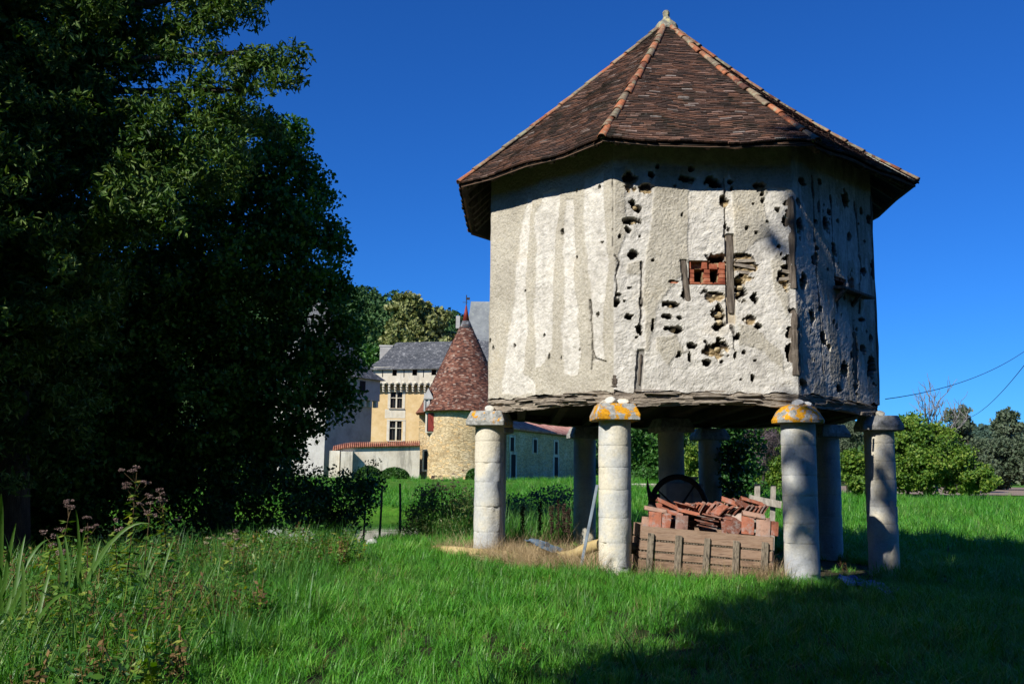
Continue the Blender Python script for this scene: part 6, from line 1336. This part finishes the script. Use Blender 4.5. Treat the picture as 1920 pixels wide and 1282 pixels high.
# individual plants ------------------------------------------------
m_flower = leafmat('faded_pink_flowers', [(.10, .06, .05), (.20, .13, .11), (.32, .24, .21)], .8, .1, 8)
m_umbel = leafmat('pale_seed_umbels', [(.20, .19, .10), (.34, .32, .18), (.42, .40, .26)], .8, .1, 8)
m_stalk = simple('reddish_stalk', [(.3, (.06, .03, .02)), (.7, (.12, .09, .03))], 6, .8, 0)
m_pl = leafmat('agrimony_leaves', [(.04, .11, .014), (.10, .20, .03), (.20, .30, .05), (.36, .34, .06)], .45, .35, 3)
def agrimony(label, px, py, Y, seed, heads=7, mat=None, group='flowering plants on the left bank', wid=.16, leafy=1.0):
    r_ = random.Random(seed); tp = at(px, py, Y); x0 = tp.x+r_.uniform(-.05, .05); g0 = gz(x0, Y); H_ = tp.z-g0
    t = thing('hemp_agrimony', label, 'plant', (x0, Y, g0), group); sm = MB(); fl = MB(); lf = MB(); cl = []
    pts = [Vector((x0, Y, g0-.05)), Vector((x0+r_.uniform(-.04, .04), Y, g0+H_*.5)), Vector((tp.x, Y, tp.z-.05))]; sm.tube(pts, [.007, .006, .003], 5)
    n = int(H_/.075*leafy)
    for i in range(n):
        f = .12+.85*i/n; c = pts[0].lerp(pts[1], f*2) if f < .5 else pts[1].lerp(pts[2], f*2-1)
        for s_ in (0, PI):
            az = i*1.57+s_+r_.uniform(-.3, .3)
            for da in (-.45, 0, .45):
                d = Vector((math.cos(az+da), math.sin(az+da), r_.uniform(-.7, .35))).normalized(); sd = (d.cross(Vector((0, 0, 1)))+Vector((0, 0, r_.uniform(-.9, .9)))).normalized(); l_ = .13*(1.25-.7*f)*r_.uniform(.7, 1.2); lf.add([c, c+d*l_*.4+sd*l_*.17, c+d*l_, c+d*l_*.4-sd*l_*.17], [(0, 1, 2, 3)])
    for h in range(heads):
        if h == 0: c = tp
        else:
            f = r_.uniform(.72, .98); s0 = pts[1].lerp(pts[2], f*2-1); a = r_.uniform(0, 2*PI); c = s0+Vector((math.cos(a)*wid*r_.uniform(.4, 1), math.sin(a)*wid*.6, r_.uniform(.06, .16))); sm.tube([s0, c], [.003, .002], 4)
        for q in range(5): cl.append(tuple(c+Vector((r_.uniform(-.03, .03), r_.uniform(-.03, .03), r_.uniform(-.012, .012)))))
    lf.build('foliage', m_pl, t); sm.build('stem', m_stalk, t)
    V, Fq = leaves(np.array(cl), .018, 26, .012, seed, .6, .8, .6); ob('flower_heads', npmesh('flower_heads', V, Fq), mat or m_flower, t)
agrimony('tallest pink-brown hemp agrimony with pale leaves, standing before the black thicket', 257, 876, 9.6, 1, 9)
agrimony('hemp agrimony of medium height just right of the tallest one', 304, 925, 9.9, 2, 8)
agrimony('thin hemp agrimony leaning between the two taller ones', 284, 932, 10.1, 3, 4, leafy=.6)
agrimony('short hemp agrimony with one dense head left of the sword leaves', 131, 950, 9.0, 4, 4, wid=.06)
agrimony('hemp agrimony with two small heads right of the sword leaf clump', 165, 970, 9.4, 5, 4, wid=.1)
agrimony('low hemp agrimony with a single head left of the tallest', 215, 975, 9.8, 6, 2, wid=.05, leafy=1.4)
agrimony('faded hemp agrimony among the grass at the far left', 100, 1005, 8.8, 7, 5)
agrimony('hemp agrimony with a pinkish tip beside the seed umbels', 440, 995, 12.5, 8, 3)
agrimony('dry brown umbel plant low in the grass near the pale rock', 545, 1042, 13, 9, 4, m_brownw, leafy=.4)
for i, (px, py) in enumerate(((390, 1008), (415, 1010), (430, 1000), (450, 1026))): agrimony(['greenish seed umbel leftmost of the umbel cluster', 'flat seed umbel second from the left of the cluster', 'highest pale seed umbel of the cluster', 'small seed umbel drooping at the right of the cluster'][i], px, py, 12.2+.2*i, 20+i, 2, m_umbel, leafy=.3, wid=.08, group='seed umbels at the bank edge')
# sword-leaved clumps
m_sword = leafmat('sword_leaves', [(.04, .12, .02), (.08, .19, .03), (.15, .25, .05)], .45, .35, 4)
def sword(label, base, tips, seed, w=.05):
    t = thing('sword_leaf_clump', label, 'plant', tuple(base), 'sword-leaved clumps at the lower left')
    r_ = random.Random(seed)
    for (px, py, Y, arch) in tips:
        tp = at(px, py, Y); b0 = Vector(base)+Vector((r_.uniform(-.08, .08), r_.uniform(-.08, .08), 0)); n = 12; V = []; Fq = []; ww = w*r_.uniform(.8, 1.15)
        mid = b0.lerp(tp, .5); mid.z = b0.z*.3+tp.z*.7+arch
        side = (tp-b0).cross(Vector((0, -1, .2))); side = Vector((side.x, side.y, side.z)).normalized() if side.length > .01 else Vector((1, 0, 0))
        if abs((tp-b0).normalized().z) > .9: side = Vector((1, .2, 0)).normalized()
        for i in range(n+1):
            s_ = i/n; p = b0*(1-s_)**2+mid*2*s_*(1-s_)+tp*s_**2; q = ww*.5*(math.sin(PI*min(s_*.75+.25, 1))**.6 if i < n else 0.02)
            nrm = Vector((0, -.3, .1))*ww; V += [tuple(p+side*q), tuple(p-nrm*.5), tuple(p-side*q)]
        for i in range(n): Fq += [(i*3, i*3+1, i*3+4, i*3+3), (i*3+1, i*3+2, i*3+5, i*3+4)]
        me = bpy.data.meshes.new('blade'); me.from_pydata(V, [], Fq); me.update(); ob('leaf', me, m_sword, t, smooth=True)
sword('sword-leaved clump at the left edge with one tall upright blade', gbase(28, 7.6, 0), [(2, 925, 7.2, .15), (30, 980, 7.5, .1), (48, 1000, 7.9, .1), (95, 1010, 8, .25), (-30, 950, 7.4, .1), (60, 1095, 7.0, .25), (-20, 1030, 7.2, .2)], 1, .034)
sword('sword-leaved clump below the short agrimony with arching long leaves', gbase(150, 8.2, 0), [(142, 955, 8.0, .1), (290, 985, 8.3, .45), (160, 985, 8.1, .1), (120, 1000, 8.3, .1), (105, 1000, 8.2, .15), (190, 1010, 8.5, .15), (240, 1000, 8.7, .3)], 2, .032)
sword('sword-leaved clump at the lower left with long leaves bending flat', gbase(70, 7.0, 0), [(150, 1122, 6.7, .30), (118, 1135, 6.8, .15), (0, 1165, 6.5, .25), (40, 1050, 7.1, .2), (100, 1060, 7.3, .15)], 3, .03)
sword('narrow sword-leaved clump in the grass below the tallest agrimony', gbase(290, 9.2, 0), [(285, 1020, 9.3, .1), (300, 1035, 9.4, .1), (330, 1010, 9.6, .2), (268, 1040, 9.2, .1)], 4, .026)
# bushes of weeds behind the left pillar
m_wb = leafmat('bramble_leaves', [(.03, .08, .015), (.06, .13, .025), (.11, .18, .04), (.16, .16, .05)], .5, .3, 1.2)
shrub('bramble_bush', 'loose bramble bush with faded pink flowers left of the leftmost pillar', 'bush', [L(830, 950, 21.5, .55), L(800, 985, 21, .5), L(860, 975, 21, .5), L(870, 930, 22, .4), L(810, 925, 22, .3), L(780, 1000, 20.6, .35), L(845, 1005, 20.5, .45)], gbase(830, 21.2), m_wb, .075, 90, 44, .20, 501, aspect=.4)
for i, (px, py) in enumerate(((850, 888), (812, 893), (790, 915), (830, 900))): agrimony(['faded agrimony head highest above the bramble beside the leftmost pillar', 'faded agrimony left of the highest one above the bramble', 'low faded agrimony at the left of the bramble', 'faded agrimony in the middle of the bramble'][i], px, py, 21.5, 60+i, 9, group='agrimony in the bramble bush', wid=.35)
shrub('bramble_bush', 'dull olive bramble between the two left pillars beyond the straw', 'bush', [L(1040, 938, 27, .5), L(1000, 945, 27, .5), L(1070, 950, 26, .5), L(960, 955, 26, .45)], gbase(1020, 26.5), m_g4, .09, 70, 40, .22, 511, aspect=.4)
# dead dock stalks
m_dock = leafmat('dead_dock', [(.025, .016, .012), (.06, .035, .022), (.10, .06, .04)], .8, .05, 6)
for i, (px, py, Y) in enumerate(((981, 950, 20), (1013, 940, 20.5), (1035, 950, 20), (1047, 935, 20.6), (1058, 945, 20.2), (1066, 955, 19.8))):
    tp = at(px, py, Y); g0 = gz(tp.x, Y); t = thing('dock_stalk', ['single dead dock stalk right of the leftmost pillar', 'dead dock stalk second from the leftmost pillar', 'dead dock stalk in the middle of the dark row', 'tallest dead dock stalk of the dark row', 'dead dock stalk near the steel bar', 'short dead dock stalk beside the dark rear pillar'][i], 'plant', (tp.x, Y, g0), 'dead dock stalks behind the straw')
    mb = MB(); mb.tube([(tp.x, Y, g0), tuple(tp)], [.008, .004], 5); mb.build('stem', m_dock, t); zz_ = np.linspace(g0+.35*(tp.z-g0), tp.z, 26); C = np.stack([tp.x+rng.normal(0, .02, 26), Y+rng.normal(0, .02, 26), zz_], 1); V, Fq = leaves(C, .035, 22, .03, i, .2, .6, 1.); ob('seed_head', npmesh('seed_head', V, Fq), m_dock, t)
# rocks by the stream
m_rock = simple('pale_rock', [(.3, (.26, .25, .24)), (.5, (.48, .47, .45)), (.7, (.62, .61, .58))], 5, .95, .8, .02, 20)
me_rock = stone_mesh('rock', 41, 3, .3)
for (px, py, Y, s_, lab) in ((572, 1026, 16.6, .27, 'pale rounded rock in the grass at the edge of the bank'), (697, 1003, 18.6, .12, 'pale rock at the left side of the stream gap'), (765, 988, 24.5, .40, 'larger light boulder on the far side by the thin posts'), (315, 1050, 14.0, .22, 'half buried grey stone behind the tall flowering plants')):
    p = at(px, py, Y); x = ob('rock', me_rock, m_rock); x.matrix_basis = Matrix.Translation((p.x, Y, gz(p.x, Y)+s_*.35)) @ Matrix.Rotation(px, 4, 'Z') @ Matrix.Diagonal((s_*1.2, s_, s_*.8, 1)); tag(x, lab, 'rock')
# thin fence posts
m_post = simple('dark_stake', [(.3, (.03, .026, .022)), (.7, (.09, .075, .06))], 8, .9, .6, .01, 30)
for (p0, p1, w, lab) in ((at(709, 1022, 21.5), at(717, 909, 21.5), .05, 'leaning dark fence stake nearest the big tree'), (at(749, 1010, 22.5), at(750, 906, 22.5), .06, 'upright dark fence stake right of the leaning one')):
    mb = MB(); mb.tube([p0-Vector((0, 0, .5)), p0.lerp(p1, .5)+Vector((.015, 0, 0)), p1], [w*.55, w*.5, w*.42], 7); tag(mb.build('fence_stake', m_post), lab, 'fence post', 'fence stakes by the stream')
# leaf spray hanging before the clipped bush
shrub('sapling', 'thin sapling sprays in front of the clipped bushes', 'bush', [L(690, 872, 23.2, .12), L(706, 866, 23.2, .08), L(672, 882, 23.2, .2)], gbase(680, 23.2), m_lC, .07, 110, 8, .14, 521)
# climbing plant on the rear pillars
vine = thing('climbing_vine', 'dark climbing vine draped over the shaded rear pillars', 'vine', (oct(5, RP).x, oct(5, RP).y, 0)); c5 = oct(5, RP)
C = [(c5.x+.25+.35*random.uniform(-.2, 1.5), c5.y-.1+random.uniform(-.3, .3), random.uniform(.5, 2.3)) for _ in range(60)]; V, Fq = leaves(np.array(C), .16, 26, .10, 5, .1, .7); ob('foliage', npmesh('foliage', V, Fq), m_lC, vine)
mb = MB(); mb.tube([(c5.x+.4, c5.y, 0), (c5.x+.5, c5.y-.05, 1.2), (c5.x+.4, c5.y, 2.3)], [.04, .03, .02], 6); mb.build('stem', m_bark, vine)
